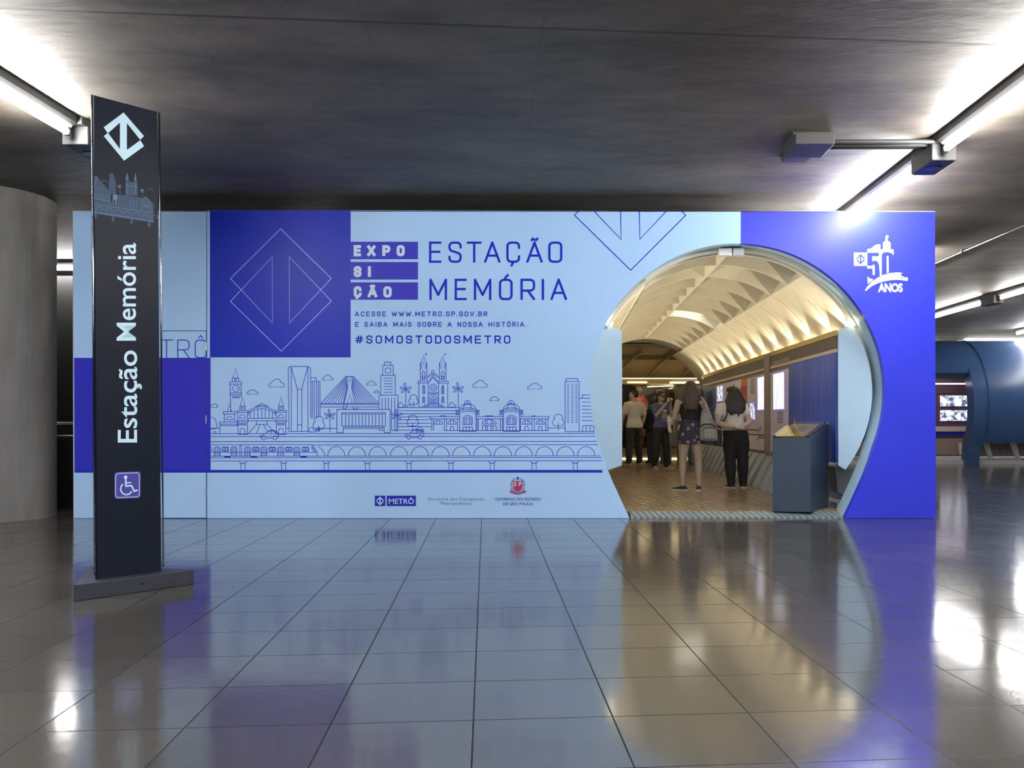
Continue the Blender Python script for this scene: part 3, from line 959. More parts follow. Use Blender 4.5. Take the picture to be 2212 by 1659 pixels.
# cathedral
for o_ in (0, 190):
    pl((267, 185), (300, 85), (332, 185)); pl((267, 155), (267, 340)); pl((332, 155), (332, 340))
    pl((270, 180), (284, 215), (300, 145), (317, 215), (329, 180)); pl((286, 320), (286, 260), (300, 232), (314, 260), (314, 320), c=True); ci(300, 305, 11, 18)
    for y0, y1 in ((375, 462), (487, 550)):
        pl((291, y1), (291, y0 + 20), (301, y0), (312, y0 + 20), (312, y1), c=True); pl((301, y0 + 10), (301, y1))
    pl((325, 62), (325, 82)); pl((318, 68), (332, 68))
    OX += 190 / OS
OX = 850
bx(245, 340, 350, 358); bx(440, 340, 548, 358); bx(253, 358, 345, 600); bx(450, 358, 540, 600)
pc(arc(395, 330, 62, 68, 160, 20, 12)); pc(arc(395, 335, 50, 60, 150, 30, 8)); ci(392, 245, 14, 16); pl((350, 345), (395, 282), (442, 345)); pl((362, 340), (395, 300), (430, 340))
ci(397, 402, 35); ci(397, 402, 16); pl((345, 450), (450, 450)); pl((345, 465), (450, 465))
pc([(355, 560), (355, 515)] + arc(397, 520, 42, 52, 165, 15, 9) + [(440, 515), (440, 560)]); pc([(372, 560), (372, 515), (397, 488), (422, 515), (422, 560)]); pl((355, 560), (442, 560))
for x in (385, 397, 409): pl((x, 515), (x, 558))
pl((312, 600), (312, 572), (478, 572), (478, 600)); pl((290, 600), (290, 587), (500, 587), (500, 600))
for y, a, b in ((600, 45, 655), (632, 50, 628), (662, 52, 635), (692, 75, 360), (722, 50, 362), (757, 50, 368), (790, 48, 370), (825, 0, 300)): pl((a, y), (b, y))
palm(122, 412, 598); palm(645, 408, 598); tree(200, 522, 46, 50, 598); tree(192, 732, 58, 58, 832); bush(48, 112, 598, 48); bush(555, 622, 598, 48); bush(235, 305, 840, 46)
pc([(140, 598)] + arc(155, 585, 16, 14, 180, 0, 6) + [(171, 598)])
# domed station
for c in (737, 1172):
    pc(arc(c + 2, 628, 84, 66, 165, 15, 14)); pl((c - 36, 570), (c - 26, 545), (c - 2, 527), (c + 24, 545), (c + 32, 570)); pl((c - 40, 572), (c + 38, 572)); pl((c - 30, 572), (c - 48, 622)); pl((c + 28, 572), (c + 48, 622)); pl((c - 10, 570), (c - 2, 540), (c + 8, 570))
    pc(arc(c + 2, 645, 105, 42, 165, 15, 12)); pc(arc(c + 2, 662, 105, 42, 165, 15, 12)); pc(arc(c + 2, 678, 100, 40, 160, 20, 12))
    for s in (-1, 1):
        bx(c + s * 98 - 16, 628, c + s * 98 + 18, 642); bx(c + s * 98 - 16, 656, c + s * 98 + 18, 672)
    pl((c - 78, 668), (c - 78, 838), (c + 85, 838), (c + 85, 668))
    pc([(c - 45, 770), (c - 45, 715)] + arc(c + 2, 718, 47, 38, 175, 5, 9) + [(c + 48, 715), (c + 48, 770)], True)
    pc([(c - 30, 770), (c - 30, 725)] + arc(c + 2, 725, 32, 26, 175, 5, 7) + [(c + 34, 725), (c + 34, 770)])
    bx(c - 45, 795, c + 48, 838); pl((c - 12, 705), (c - 12, 770)); pl((c + 16, 705), (c + 16, 770)); pl((c - 15, 795), (c - 15, 838)); pl((c + 16, 795), (c + 16, 838))
for y in (690, 712):
    for a, b in ((362, 660), (822, 1092), (1257, 1548)): pl((a, y), (b, y))
pl((362, 690), (370, 712), (380, 716), (380, 832)); pl((1548, 690), (1548, 712)); pl((1538, 712), (1538, 832)); pl((910, 690), (915, 684), (990, 684), (995, 690)); pl((460, 690), (465, 684), (520, 684), (525, 690)); pl((1375, 690), (1380, 684), (1410, 684), (1415, 690))
for x in (398, 505, 527, 638, 832, 845, 1065, 1085, 1263, 1380, 1402, 1515): pl((x, 712), (x, 830))
for x in (447, 583, 1325, 1462):
    half(x, 766, 43, 42); pl((x - 14, 766), (x - 14, 728)); pl((x + 14, 766), (x + 14, 728))
    if x != 447: pc([(x - 17, 830)] + arc(x, 803, 17, 17, 180, 0, 6) + [(x + 17, 830)])
half(953, 765, 71, 46)
for x in (918, 935, 972, 990): pl((x, 765), (x, 728)); pl((x, 785), (x, 830))
pc([(885, 830), (885, 790), (893, 783), (1015, 783), (1023, 790), (1023, 830)])
pl((505, 830), (1540, 830)); pl((1540, 803), (1710, 803)); tree(1640, 728, 58, 60, 828)
# towers by the tunnel
bx(1720, 312, 1833, 340); bx(1707, 340, 1848, 840)
for x in (1738, 1780, 1821):
    for i in range(24): pl((x - 10, 367 + i * 16.6), (x + 10, 367 + i * 16.6), w=1.0)
pl((1955, 475), (1880, 475), (1880, 507)); pl((1850, 508), (1955, 508)); pl((1850, 840), (1998, 840)); pc(rrect(1880, 780, 1995, 840, 14), True); pl((1918, 780), (1918, 840)); pl((1957, 780), (1957, 840))
for y, x in ((548, 1957), (585, 1962), (620, 1967), (656, 1972), (692, 1977), (730, 1982)): pl((1878, y), (x, y))
cloud(790, 935, 400, 72); cloud(958, 1050, 533, 42); cloud(1333, 1480, 416, 58)
OX, OY, OS = 430, 750, 4.7064
car(1472, -8, 1.02)
obj('skyline_drawing', sk.mb, M_ink, ex)

# ------------------------------------------------------------------ three-sided sign pillar
M_black = mat('dark_slate_panel', (0.009, 0.012, 0.021), 0.36, spec=0.12)
M_baseg = mat('charcoal_painted_steel', (0.020, 0.023, 0.034), 0.5, vary=0.15, vscale=8)
M_chrome = mat('polished_edge', (0.16, 0.17, 0.20), 0.12, 1.0)
M_glow = mat('backlit_letter', (0.40, 0.55, 0.66), 0.4, emit=(0.50, 0.74, 0.86), estr=0.20)
M_sky = mat('backlit_skyline_print', (0.030, 0.050, 0.090), 0.4, spec=0.15, emit=(0.10, 0.17, 0.28), estr=0.12)
M_sky2 = mat('backlit_skyline_print_light', (0.075, 0.13, 0.19), 0.4, spec=0.15, emit=(0.17, 0.30, 0.42), estr=0.22)
M_acc = mat('accessibility_blue', (0.045, 0.038, 0.24), 0.4, emit=(0.08, 0.06, 0.42), estr=0.12)
FL, FR = Vector((-2.957, 5.57, 0)), Vector((-2.462, 6.17, 0))
uu = (FR - FL).normalized()
vv = Vector((-uu.y, uu.x, 0))
side = (FR - FL).length
cen = (FL + FR) / 2 + vv * side * 0.2887
tt = thing('sign_pillar', 'tall dark three-sided sign pillar lettered from bottom to top, standing before the mural', 'sign pillar', cen)


def tri(c, s, z, cut=0.0):
    """Equilateral plan with side s, front side towards the camera, corners cut by the given length."""
    k = [(-s / 2, -s * 0.2887), (s / 2, -s * 0.2887), (0, s * 0.5774)]
    out = []
    for i in range(3):
        a, b, d = Vector(k[i - 1]), Vector(k[i]), Vector(k[(i + 1) % 3])
        if cut:
            out += [b + (a - b).normalized() * cut, b + (d - b).normalized() * cut]
        else:
            out.append(b)
    return [c + uu * p[0] + vv * p[1] + Vector((0, 0, z)) for p in out]


def tapered(s0, s1, z0, z1, shift, cut):
    return MB().loft([tri(cen, s0, z0, cut), tri(cen + shift, s1, z1, cut)])


S0, S1, SHF = 0.435, 0.425, uu * -0.022 - vv * 0.0
obj('base_plate', MB().loft([tri(cen, side, 0.0, 0.012), tri(cen, side, 0.10, 0.012)]), M_baseg, tt, bevel=0.004)
obj('body', tapered(S0, S1, 0.10, 3.115, SHF, 0.012), M_black, tt)
for i in range(3):
    a = tri(cen, S0 + 0.004, 0.13)[i]; b = tri(cen + SHF, S1 + 0.004, 3.11)[i]
    obj('corner_trim', MB().tube([a, b], 0.006, 6), M_chrome, tt, smooth=True)
obj('lock', MB().cyl(cen + uu * 0.03 - vv * (side * 0.2887 + 0.004) + Vector((0, 0, 0.055)), cen + uu * 0.03 - vv * (side * 0.2887 - 0.01) + Vector((0, 0, 0.055)), 0.008, 12), M_blk, tt)
fn = -vv
A0 = tri(cen, S0, 0.10)[0]
B0 = tri(cen + SHF, S1, 3.115)[0]
C0 = tri(cen, S0, 0.10)[1]
pn = (C0 - A0).cross(B0 - A0).normalized()
if pn.dot(fn) < 0: pn = -pn


def face(off):
    return lambda x, y: on_plane(x, y, A0 + pn * off, pn)


sh = Sheet(face(0.003))
lg = [(266, 243), (311, 294), (305, 298.5), (275, 262), (275, 323), (301, 303), (311, 305.5), (311, 313), (270, 347), (224, 296), (231, 291), (260, 326), (260, 265), (235, 286), (224, 281), (224, 276)]
for q in ([(267, 243), (311, 294), (303, 302), (274, 266)], [(267, 243), (274, 266), (259, 265)], [(267, 243), (259, 265), (233, 288), (224, 275)], [(259, 265), (274, 266), (274, 324), (259, 322)],
          [(268, 347), (311, 316), (303, 303), (274, 324)], [(268, 347), (274, 324), (259, 322)], [(268, 347), (259, 322), (233, 287), (224, 294)]):
    sh.poly(q)
obj('emblem', sh.mb, M_glow, tt)
sh = Sheet(face(0.003))
put_font(sh, 'Estação', 254.5, 757, 306.5, 956, 0.010, 0, 1.0, True)
put_font(sh, 'Memória', 252, 525, 294, 736, 0.010, 0, 1.0, True)
obj('lettering', sh.mb, M_glow, tt)
sh = Sheet(face(0.0025))
rr_ = lambda x0, y0, x1, y1, sk_: [(x, y + sk_ * (x - 275)) for x, y in rrect(x0, y0, x1, y1, 6, 4)]
sh.poly(rr_(247, 1019, 304, 1077, -0.04))
ac = obj('accessibility_sign', sh.mb, M_acc, tt)
sh = Sheet(face(0.004))
sh.line(rr_(250, 1022, 301, 1074, -0.04), 1.4, True)
sh.poly(arc(271.5, 1031, 4, 4, 0, 360, 14)[:-1])
sh.line([(271.5, 1035), (272, 1050), (284, 1049), (290, 1061), (296, 1059)], 3.4)
sh.line([(272.5, 1043), (282, 1042.5)], 2.6)
sh.line(arc(273, 1056, 12.5, 12.5, 130, 330, 14), 3.0)
obj('wheelchair_symbol', sh.mb, M_glow, ac)
# printed skyline
V = lambda u, v: (195 + u / 11.853, 360 + v / 11.853)
sh = Sheet(face(0.0025))
vp = lambda pts, mi=0: sh.poly([V(*p) for p in pts], mi)
vl = lambda pts, w_=0.7, mi=1: sh.line([V(*p) for p in pts], w_, False, mi)
sl = lambda u: 0.165 * (u - 90)                     # the print keeps level on the turned face
vp([(95, 540), (95, 260), (175, 255), (420, 540), (470, 620), (95, 560)])
vp([(95, 560), (480, 600), (530, 700), (520, 890), (95, 820)])
vp([(470, 690), (470, 350), (490, 310), (490, 200), (540, 160), (600, 200), (620, 310), (650, 350), (660, 720)])
vp([(900, 735), (900, 470), (905, 280), (945, 170), (985, 280), (1000, 420), (1045, 370), (1105, 420), (1115, 310), (1155, 215), (1190, 310), (1215, 500), (1215, 760)])
vp([(700, 720), (900, 735), (1330, 800), (1330, 1140), (95, 960), (95, 850), (520, 900), (700, 930)])
vp([(1300, 870), (1412, 755), (1550, 900), (1620, 960), (1620, 1185), (1330, 1140)])
vp([(95, 960), (1620, 1185), (1620, 1440), (95, 1200)])
for u in (90, 540, 1010, 1460):
    vp([(u, 1160 + sl(u)), (u + 90, 1170 + sl(u + 90)), (u + 70, 1330 + sl(u)), (u + 20, 1325 + sl(u))])
for i in range(7):
    u = 150 + i * 232
    vl([(a, b + sl(u)) for a, b in arc(u + 90, 1100, 85, 90, 180, 0, 8)], 0.8)
vl([(95, 1165), (1620, 1400)], 1.6); vl([(95, 960), (1620, 1185)], 0.9); vl([(95, 820), (520, 890)], 1.6); vl([(95, 640), (520, 710)], 0.9); vl([(95, 540), (470, 600)], 0.9)
for i in range(11): vl([(110 + i * 38, 660 + i * 6), (110 + i * 38, 800 + i * 6)], 0.5)
for u, v in ((745, 505), (1325, 610)):
    for a in range(0, 360, 60):
        vl([(u, v), (u + 55 * math.cos(math.radians(a)), v + 55 * math.sin(math.radians(a)))], 1.2)
    vl([(u + 10, v), (u + 15, v + 200)], 0.6)
for u in (940, 1155): vl([(u, 190), (u, 330)], 2.0); vl([(u, 420), (u, 700)], 0.9)
vl([(95, 250), (170, 255), (130, 400), (95, 520)], 1.0); vl([(900, 470), (1215, 520)], 0.7)
vl([(1330, 1120), (1330, 880), (1412, 765), (1545, 900), (1545, 1150)], 0.9)
for u in (1385, 1440, 1490): vl([(u, 960), (u, 1050)], 1.2)
vl([(a, b) for a, b in arc(1438, 960, 85, 60, 180, 0, 8)], 0.8)
vl([(300, 385), (330, 350), (390, 350), (420, 400)], 0.8); vl([(1465, 590), (1500, 560), (1560, 565), (1600, 620)], 0.8)
vp([(575, 720), (690, 715), (690, 800), (670, 950), (640, 960), (640, 850), (600, 850), (595, 920), (575, 930)], 1)
for u in (1030, 1110, 1190, 1260): vl([(u, 880), (u, 1050)], 0.8)
vp([(1000, 990), (1180, 1020), (1180, 1060), (1000, 1030)], 1)
obj('printed_skyline', sh.mb, [M_sky, M_sky2], tt, tri=True)
# ------------------------------------------------------------------ the tunnel behind the round opening
M_cream = mat('cream_plaster_rib', (0.64, 0.615, 0.53), 0.55, vary=0.05, vscale=3)
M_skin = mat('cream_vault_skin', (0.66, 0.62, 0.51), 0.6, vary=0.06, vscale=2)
M_cof = mat('shaded_coffer_skin', (0.50, 0.48, 0.42), 0.6, vary=0.06, vscale=2)  # darker copy of the vault skin: shade of the unlit crown in the colour
M_slate = mat('slate_ring', (0.13, 0.19, 0.27), 0.5)
M_powder = mat('powder_blue_panel', (0.36, 0.52, 0.68), 0.5, vary=0.03, vscale=1.5)
M_out = mat('slate_blue_shell', (0.034, 0.078, 0.185), 0.32, vary=0.1, vscale=0.8)
M_led = mat('warm_led', (1, 0.9, 0.7), 0.4, emit=(1.0, 0.80, 0.46), estr=14)
M_ledw = mat('violet_white_led', (1, 1, 1), 0.4, emit=(0.85, 0.75, 1.0), estr=9)
M_brass = mat('brass_trim', (0.55, 0.42, 0.17), 0.3, 0.9)
TR, RS = 1.80, 1.62                         # inside of the coffers and of the smooth side strips
AL_, AR_ = -37.5, 32.5                      # where the coffers end on either side
DC, YT0, YT1 = 25.0, D + 0.42, 21.9         # axis of the cross tube; start and end of the ribbed vault


def ring_pt(th, r, y):
    """Angle from the crown, positive to the right."""
    a = math.radians(th)
    return Vector((TCX + r * math.sin(a), y, TCZ + r * math.cos(a)))


def arc_slab(mb, y0, y1, r0, r1, a0, a1, n=36):
    R = []
    for i in range(n + 1):
        a = a0 + (a1 - a0) * i / n
        R.append([ring_pt(a, r0, y0), ring_pt(a, r1, y0), ring_pt(a, r1, y1), ring_pt(a, r0, y1)])
    mb.loft(R)
    return mb


tn = thing('tunnel_vault', 'cream ribbed tunnel vault with warm cove lights behind the round entrance', 'tunnel vault', (TCX, D + 0.4, 0))
# collar around the entrance: the outline of the opening carried back, then a pale lip under the vault
full = [wx(x, y) for x, y in open_l] + [wx(3185 - x, y) for x, y in open_l[::-1]]
full = [Vector((p.x, 0, max(p.z, 0.0))) for p in full]
C_ = Vector((TCX, 0, TCZ))
R = []
for p in full:
    n_ = (p - C_).normalized()
    o_ = p + n_ * 0.10
    if o_.z < 0: o_.z = 0.0
    i_ = p + n_ * 0.004
    R.append([Vector((i_.x, D + WT - 0.002, i_.z)), Vector((i_.x, D + 0.43, i_.z)), Vector((o_.x, D + 0.43, o_.z)), Vector((o_.x, D + WT - 0.002, o_.z))])
obj('entrance_collar', MB().loft(R), M_powder, tn)
obj('entrance_lip', arc_slab(MB(), D + 0.43, D + 0.47, RO - 0.045, RO + 0.13, -62, 62, 44), M_cream, tn)
# vault skin, reaching into the cross tube: recessed coffers at the crown, smooth strips at the sides
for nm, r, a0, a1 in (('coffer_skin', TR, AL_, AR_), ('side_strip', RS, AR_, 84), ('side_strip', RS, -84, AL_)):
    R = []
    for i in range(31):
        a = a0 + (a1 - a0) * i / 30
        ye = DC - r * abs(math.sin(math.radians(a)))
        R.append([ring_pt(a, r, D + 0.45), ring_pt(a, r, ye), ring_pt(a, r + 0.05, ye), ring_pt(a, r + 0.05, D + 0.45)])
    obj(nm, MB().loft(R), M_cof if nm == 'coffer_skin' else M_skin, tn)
RIB0 = 10.66
for k in range(13):
    y = RIB0 + 0.93 * k
    R = []
    for i in range(29):
        a = AL_ + (AR_ - AL_) * i / 28
        R.append([ring_pt(a, RS - 0.003, y), ring_pt(a, TR + 0.01, y), ring_pt(a, TR + 0.01, y + 0.03), ring_pt(a, RS - 0.003, y + 0.03)])
    obj('arch_rib', MB().loft(R), M_cream, tn)
    for a0, a1 in ((AR_, 63), (-63, AL_)):
        R = []
        for i in range(17):
            a = a0 + (a1 - a0) * i / 16
            R.append([ring_pt(a, RS - 0.005, y), ring_pt(a, RS + 0.01, y), ring_pt(a, RS + 0.01, y + 0.03), ring_pt(a, RS - 0.005, y + 0.03)])
        obj('side_rib', MB().loft(R), M_cream, tn)
for a in (AL_, -1.0, AR_):
    w_ = 0.55
    p = [ring_pt(a - w_, RS - 0.006, YT0), ring_pt(a - w_, TR + 0.01, YT0), ring_pt(a + w_, TR + 0.01, YT0), ring_pt(a + w_, RS - 0.006, YT0)]
    obj('lengthwise_rib', MB().prism(p, (0, YT1 - YT0, 0)), M_cream, tn)
# one coffer is a light panel
mb = MB()
R = []
for i in range(9):
    a = 3 + 17 * i / 8
    R.append([ring_pt(a, TR - 0.06, RIB0 + 0.93 * 6 + 0.05), ring_pt(a, TR - 0.06, RIB0 + 0.93 * 7 - 0.03)])
M_pan = mat('coffer_light_panel', (1, 1, 1), 0.4, emit=(1.0, 0.96, 0.86), estr=3.2)
obj('light_panel', mb.grid(R), M_pan, tn)
# coves
XPR, XPL = 3.20, 0.668
for s, xp in ((1, XPR), (-1, XPL)):
    mb = MB().box((min(xp, xp + s * 0.36), D + 0.5, 2.10), (max(xp, xp + s * 0.36), YT1 - 0.3, 2.125))
    obj('cove_shelf', mb, M_brass, tn)
    mb = MB().box((xp - 0.012, D + 0.5, 2.10), (xp + 0.012, YT1 - 0.3, 2.165))
    obj('cove_lip', mb, M_brass, tn)
    for k in range(13):
        y = max(RIB0 + 0.93 * k + 0.07, 11.0)
        if k == 0: y = 10.98
        if True:
            obj('cove_led', MB().box((xp + s * 0.13 - 0.02, y - 0.30, 2.127 + (0.085 if k == 0 else 0)), (xp + s * 0.13 + 0.02, y + (-0.05 if k == 0 else 0.34), 2.15 + (0.085 if k == 0 else 0))), M_led, tn)
        if y > YT1: continue
        ld = bpy.data.lights.new('cove_spot', 'SPOT')
        ld.energy = COVE
        ld.color = (1.0, 0.87, 0.62)
        ld.spot_size = math.radians(100)
        ld.spot_blend = 0.12
        ld.shadow_soft_size = 0.012
        lo = bpy.data.objects.new('cove_spot', ld)
        COL.objects.link(lo)
        p = ring_pt(s * 62.5, RS - 0.045, y)
        tg = ring_pt(s * 36, RS - 0.06, y)
        lo.location = p
        lo.rotation_euler = (tg - p).to_track_quat('-Z', 'Y').to_euler()
        lo.parent = tn
        lo.location = p - BASE[tn.name]
# small device over the entrance
dv = thing('ceiling_sensor', 'small pale sensor box fixed at the crown of the tunnel entrance', 'sensor', (TCX - 0.06, D + 0.25, 3.02))
obj('case', MB().box((TCX - 0.17, D + 0.20, 2.985), (TCX - 0.02, D + 0.30, 3.075)), M_refl, dv, bevel=0.01)
obj('lens_cover', MB().box((TCX - 0.01, D + 0.19, 2.985), (TCX + 0.12, D + 0.30, 3.075)), mat('milky_plastic', (0.55, 0.6, 0.62), 0.25), dv, bevel=0.012)

# splayed blue panels beside the entrance and shadow gap below
for s, xp, lab in ((-1, XPL, 'pale blue splayed panel closing the left side of the round entrance'), (1, XPR, 'pale blue splayed panel closing the right side of the round entrance')):
    t = thing('splayed_panel', lab, 'panel', (xp, 10.83, 0.55))
    A_, B_, A2, B2 = [], [], [], []
    for i in range(13):
        f = i / 12
        zi, zo = 0.58 + f * (2.15 - 0.58), 0.53 + f * (2.21 - 0.53)
        xo = TCX + s * (math.sqrt(RO ** 2 - (zo - TCZ) ** 2) + (0.04 if s < 0 else -0.05))
        yo = 10.83 - (0.76 if s < 0 else 0.5) * abs(xo - xp)
        A_.append([Vector((xp, 10.83, zi)), Vector((xo, yo, zo)), Vector((xo, yo + 0.03, zo)), Vector((xp, 10.86, zi))])
    obj('sheet', MB().loft(A_), M_powder, t)
    e0 = A_[0]
    obj('lower_edge', MB().prism([e0[0] - Vector((0, 0, .012)), e0[1] - Vector((0, 0, .012)), e0[2] + Vector((0, .1, -.012)), e0[3] + Vector((0, .1, -.012))], (0, 0, .011)), M_slate, t)

# raised tunnel floor with ribbed metal sheets and the front tread strip
def ribbed(name, col, rough, bump, metal, sc):
    m = bpy.data.materials.new(name)
    m.use_nodes = True
    nt = m.node_tree; N, Lk = nt.nodes, nt.links
    b = N['Principled BSDF']
    b.inputs['Base Color'].default_value = (*col, 1); b.inputs['Metallic'].default_value = metal
    tc = N.new('ShaderNodeTexCoord'); mp = N.new('ShaderNodeMapping')
    mp.inputs['Rotation'].default_value = (0, 0, math.radians(-13)); Lk.new(tc.outputs['Object'], mp.inputs[0])
    wv = N.new('ShaderNodeTexWave'); wv.bands_direction = 'X'; wv.inputs['Scale'].default_value = sc; wv.inputs['Distortion'].default_value = 0.0
    Lk.new(mp.outputs[0], wv.inputs['Vector'])
    wx_ = N.new('ShaderNodeTexWave'); wx_.bands_direction = 'Y'; wx_.inputs['Scale'].default_value = sc * 0.55
    Lk.new(mp.outputs[0], wx_.inputs['Vector'])
    mu = N.new('ShaderNodeMath'); mu.operation = 'MULTIPLY_ADD'; mu.inputs[1].default_value = 0.35
    Lk.new(wx_.outputs['Fac'], mu.inputs[0]); Lk.new(wv.outputs['Fac'], mu.inputs[2])
    bp = N.new('ShaderNodeBump'); bp.inputs['Strength'].default_value = bump; bp.inputs['Distance'].default_value = 0.008
    Lk.new(mu.outputs[0], bp.inputs['Height']); Lk.new(bp.outputs[0], b.inputs['Normal'])
    r = N.new('ShaderNodeMapRange'); r.inputs[3].default_value = rough + 0.12; r.inputs[4].default_value = rough
    Lk.new(wv.outputs['Fac'], r.inputs[0]); Lk.new(r.outputs[0], b.inputs['Roughness'])
    cr_ = N.new('ShaderNodeMixRGB'); cr_.inputs[1].default_value = (*[c * 0.42 for c in col], 1); cr_.inputs[2].default_value = (*col, 1)
    Lk.new(wv.outputs['Fac'], cr_.inputs[0]); Lk.new(cr_.outputs[0], b.inputs['Base Color'])
    return m


M_tread = ribbed('bronze_tread_sheet', (0.50, 0.36, 0.21), 0.20, 0.3, 0.3, 2.2)
M_tread2 = ribbed('grey_tread_strip', (0.30, 0.38, 0.42), 0.35, 0.4, 0.4, 4.5)
ZT0 = 0.06
pf = thing('tunnel_floor', 'bronze ribbed metal floor sheets inside the tunnel with grey strip at the entrance', 'platform', (TCX, D + 0.02, 0))
obj('deck', MB().box((0.25, D + 0.24, 0.0), (3.62, 27.2, ZT0)), M_tread, pf)
mb = MB().prism([(TCX - 1.19, D + 0.012, 0.0), (TCX - 1.19, D + 0.012, 0.016), (TCX - 1.19, D + 0.24, ZT0), (TCX - 1.19, D + 0.24, 0)], (2.38, 0, 0))
obj('tread_strip', mb, M_tread2, pf)
# kick plates with fins under the display walls
M_fin = mat('blue_grey_fin', (0.42, 0.48, 0.54), 0.55)
t = thing('finned_kickboard', 'row of slanted blue grey fins below the right display wall', 'kickboard', (XPR, 11.0, ZT0))
obj('kick_panel', MB().prism([(XPR + .01, D + 0.95, 0.57), (XPR + .04, D + 0.95, 0.57), (XPR - 0.14, D + 0.95, ZT0), (XPR - 0.17, D + 0.95, ZT0)], (0, 10.3, 0)), M_fin, t)
for k in range(18):
    y = 11.35 + 0.56 * k
    mb = MB().prism([(XPR - 0.005, y, 0.575), (XPR + 0.03, y, 0.575), (XPR - 0.15, y + 0.35, ZT0), (XPR - 0.24, y + 0.35, ZT0)], (0, 0.028, 0))
    obj('fin', mb, M_fin, t)

# ------------------------------------------------------------------ right display wall with screens and panels
M_brown = mat('taupe_frieze', (0.115, 0.090, 0.082), 0.5)
M_taupe = mat('taupe_post', (0.26, 0.225, 0.215), 0.5)
M_lilac = mat('lilac_panel', (0.66, 0.62, 0.76), 0.45)
M_redp = mat('red_panel', (0.42, 0.05, 0.035), 0.45)
M_org = mat('orange_patch', (0.55, 0.20, 0.03), 0.45)
M_ink2 = mat('dark_print', (0.06, 0.05, 0.08), 0.5)
M_rail = mat('pale_rail', (0.55, 0.48, 0.42), 0.4)
M_whp = mat('white_print', (0.62, 0.60, 0.58), 0.5)


def stripes_mat():
    m = bpy.data.materials.new('blue_curtain_print')
    m.use_nodes = True
    nt = m.node_tree; N, Lk = nt.nodes, nt.links
    b = N['Principled BSDF']; b.inputs['Roughness'].default_value = 0.4
    tc = N.new('ShaderNodeTexCoord'); mp = N.new('ShaderNodeMapping'); mp.inputs['Scale'].default_value = (1, 5.5, 0.25)
    n = N.new('ShaderNodeTexNoise'); n.inputs['Scale'].default_value = 1.4; n.inputs['Detail'].default_value = 3
    r = N.new('ShaderNodeValToRGB')
    e = r.color_ramp.elements
    e[0].position, e[0].color = 0.3, (0.015, 0.075, 0.42, 1)
    e[1].position, e[1].color = 0.72, (0.10, 0.14, 0.55, 1)
    k = e.new(0.5); k.color = (0.02, 0.085, 0.50, 1)
    Lk.new(tc.outputs['Object'], mp.inputs[0]); Lk.new(mp.outputs[0], n.inputs['Vector']); Lk.new(n.outputs['Fac'], r.inputs[0]); Lk.new(r.outputs[0], b.inputs['Base Color'])
    return m


def screen_mat(name, lo, hi, scale, st, det=5):
    m = bpy.data.materials.new(name)
    m.use_nodes = True
    nt = m.node_tree; N, Lk = nt.nodes, nt.links
    b = N['Principled BSDF']; b.inputs['Roughness'].default_value = 0.2
    tc = N.new('ShaderNodeTexCoord')
    n = N.new('ShaderNodeTexNoise'); n.inputs['Scale'].default_value = scale; n.inputs['Detail'].default_value = det
    r = N.new('ShaderNodeValToRGB'); r.color_ramp.elements[0].position = 0.40; r.color_ramp.elements[1].position = 0.58
    r.color_ramp.elements[0].color = (*lo, 1); r.color_ramp.elements[1].color = (*hi, 1)
    Lk.new(tc.outputs['Object'], n.inputs['Vector']); Lk.new(n.outputs['Fac'], r.inputs[0]); Lk.new(r.outputs[0], b.inputs['Emission Color'])
    b.inputs['Base Color'].default_value = (0.1, 0.1, 0.1, 1); b.inputs['Emission Strength'].default_value = st
    return m


M_str = stripes_mat()
M_scr = screen_mat('lit_map_screen', (0.80, 0.80, 0.98), (0.95, 0.95, 1.0), 5, 1.05)
M_scr2 = screen_mat('lit_photo_screen', (0.06, 0.08, 0.22), (0.9, 0.95, 1.0), 9, 1.2, 8)
M_bez = mat('violet_bezel', (0.15, 0.12, 0.45), 0.3, emit=(0.25, 0.2, 0.9), estr=0.5)

dw = thing('display_wall', 'right inner display wall of the tunnel with screens, red panel and blue stretch', 'display wall', (XPR, 16, 0.55))
YA, YZ = 10.90, 21.35
ZA, ZB = 0.60, 2.14
obj('backing', MB().box((XPR + 0.012, YA, ZA), (XPR + 0.12, YZ, ZB)), M_taupe, dw)


def yat(x):
    return XPR * F / (x - CX)


def zat(x, y):
    return HCAM + (CY - y) * yat(x) / F


def panel(name, x0, x1, z0, z1, m, off, par=None):
    """Sheet on the wall between the depths seen at image columns x0 (far) and x1 (near)."""
    y0, y1 = min(yat(x1), YZ), min(yat(x0), YZ)
    mb = MB().box((XPR - off, max(y0, YA), z0), (XPR + 0.012, y1, z1))
    return obj(name, mb, m, par or dw)


z_r = zat(1811, 758)
panel('frieze', 1519, 1812, z_r + 0.03, ZB, M_brown, 0.004)
panel('rail', 1519, 1812, z_r - 0.01, z_r + 0.03, M_rail, 0.014)
panel('blue_panel', 1704.7, 1812, ZA, z_r - 0.012, M_str, 0.008)
lp = panel('text_panel', 1665.4, 1704.7, ZA + 0.02, z_r - 0.07, M_lilac, 0.008)
panel('post', 1654.6, 1665.4, ZA - 0.02, ZB + 0.005, M_taupe, 0.03)
l2 = panel('text_panel', 1615, 1654.6, ZA + 0.02, z_r - 0.07, M_lilac, 0.008)
rp = panel('red_panel', 1602, 1615, ZA + 0.02, z_r - 0.05, M_redp, 0.009)
wp = panel('photo_panel', 1547.5, 1602, ZA + 0.02, z_r - 0.06, M_lilac, 0.008)
bp_ = panel('blue_panel', 1520, 1547.5, ZA + 0.02, z_r - 0.06, mat('blue_panel_plain', (0.02, 0.10, 0.45), 0.4), 0.008)


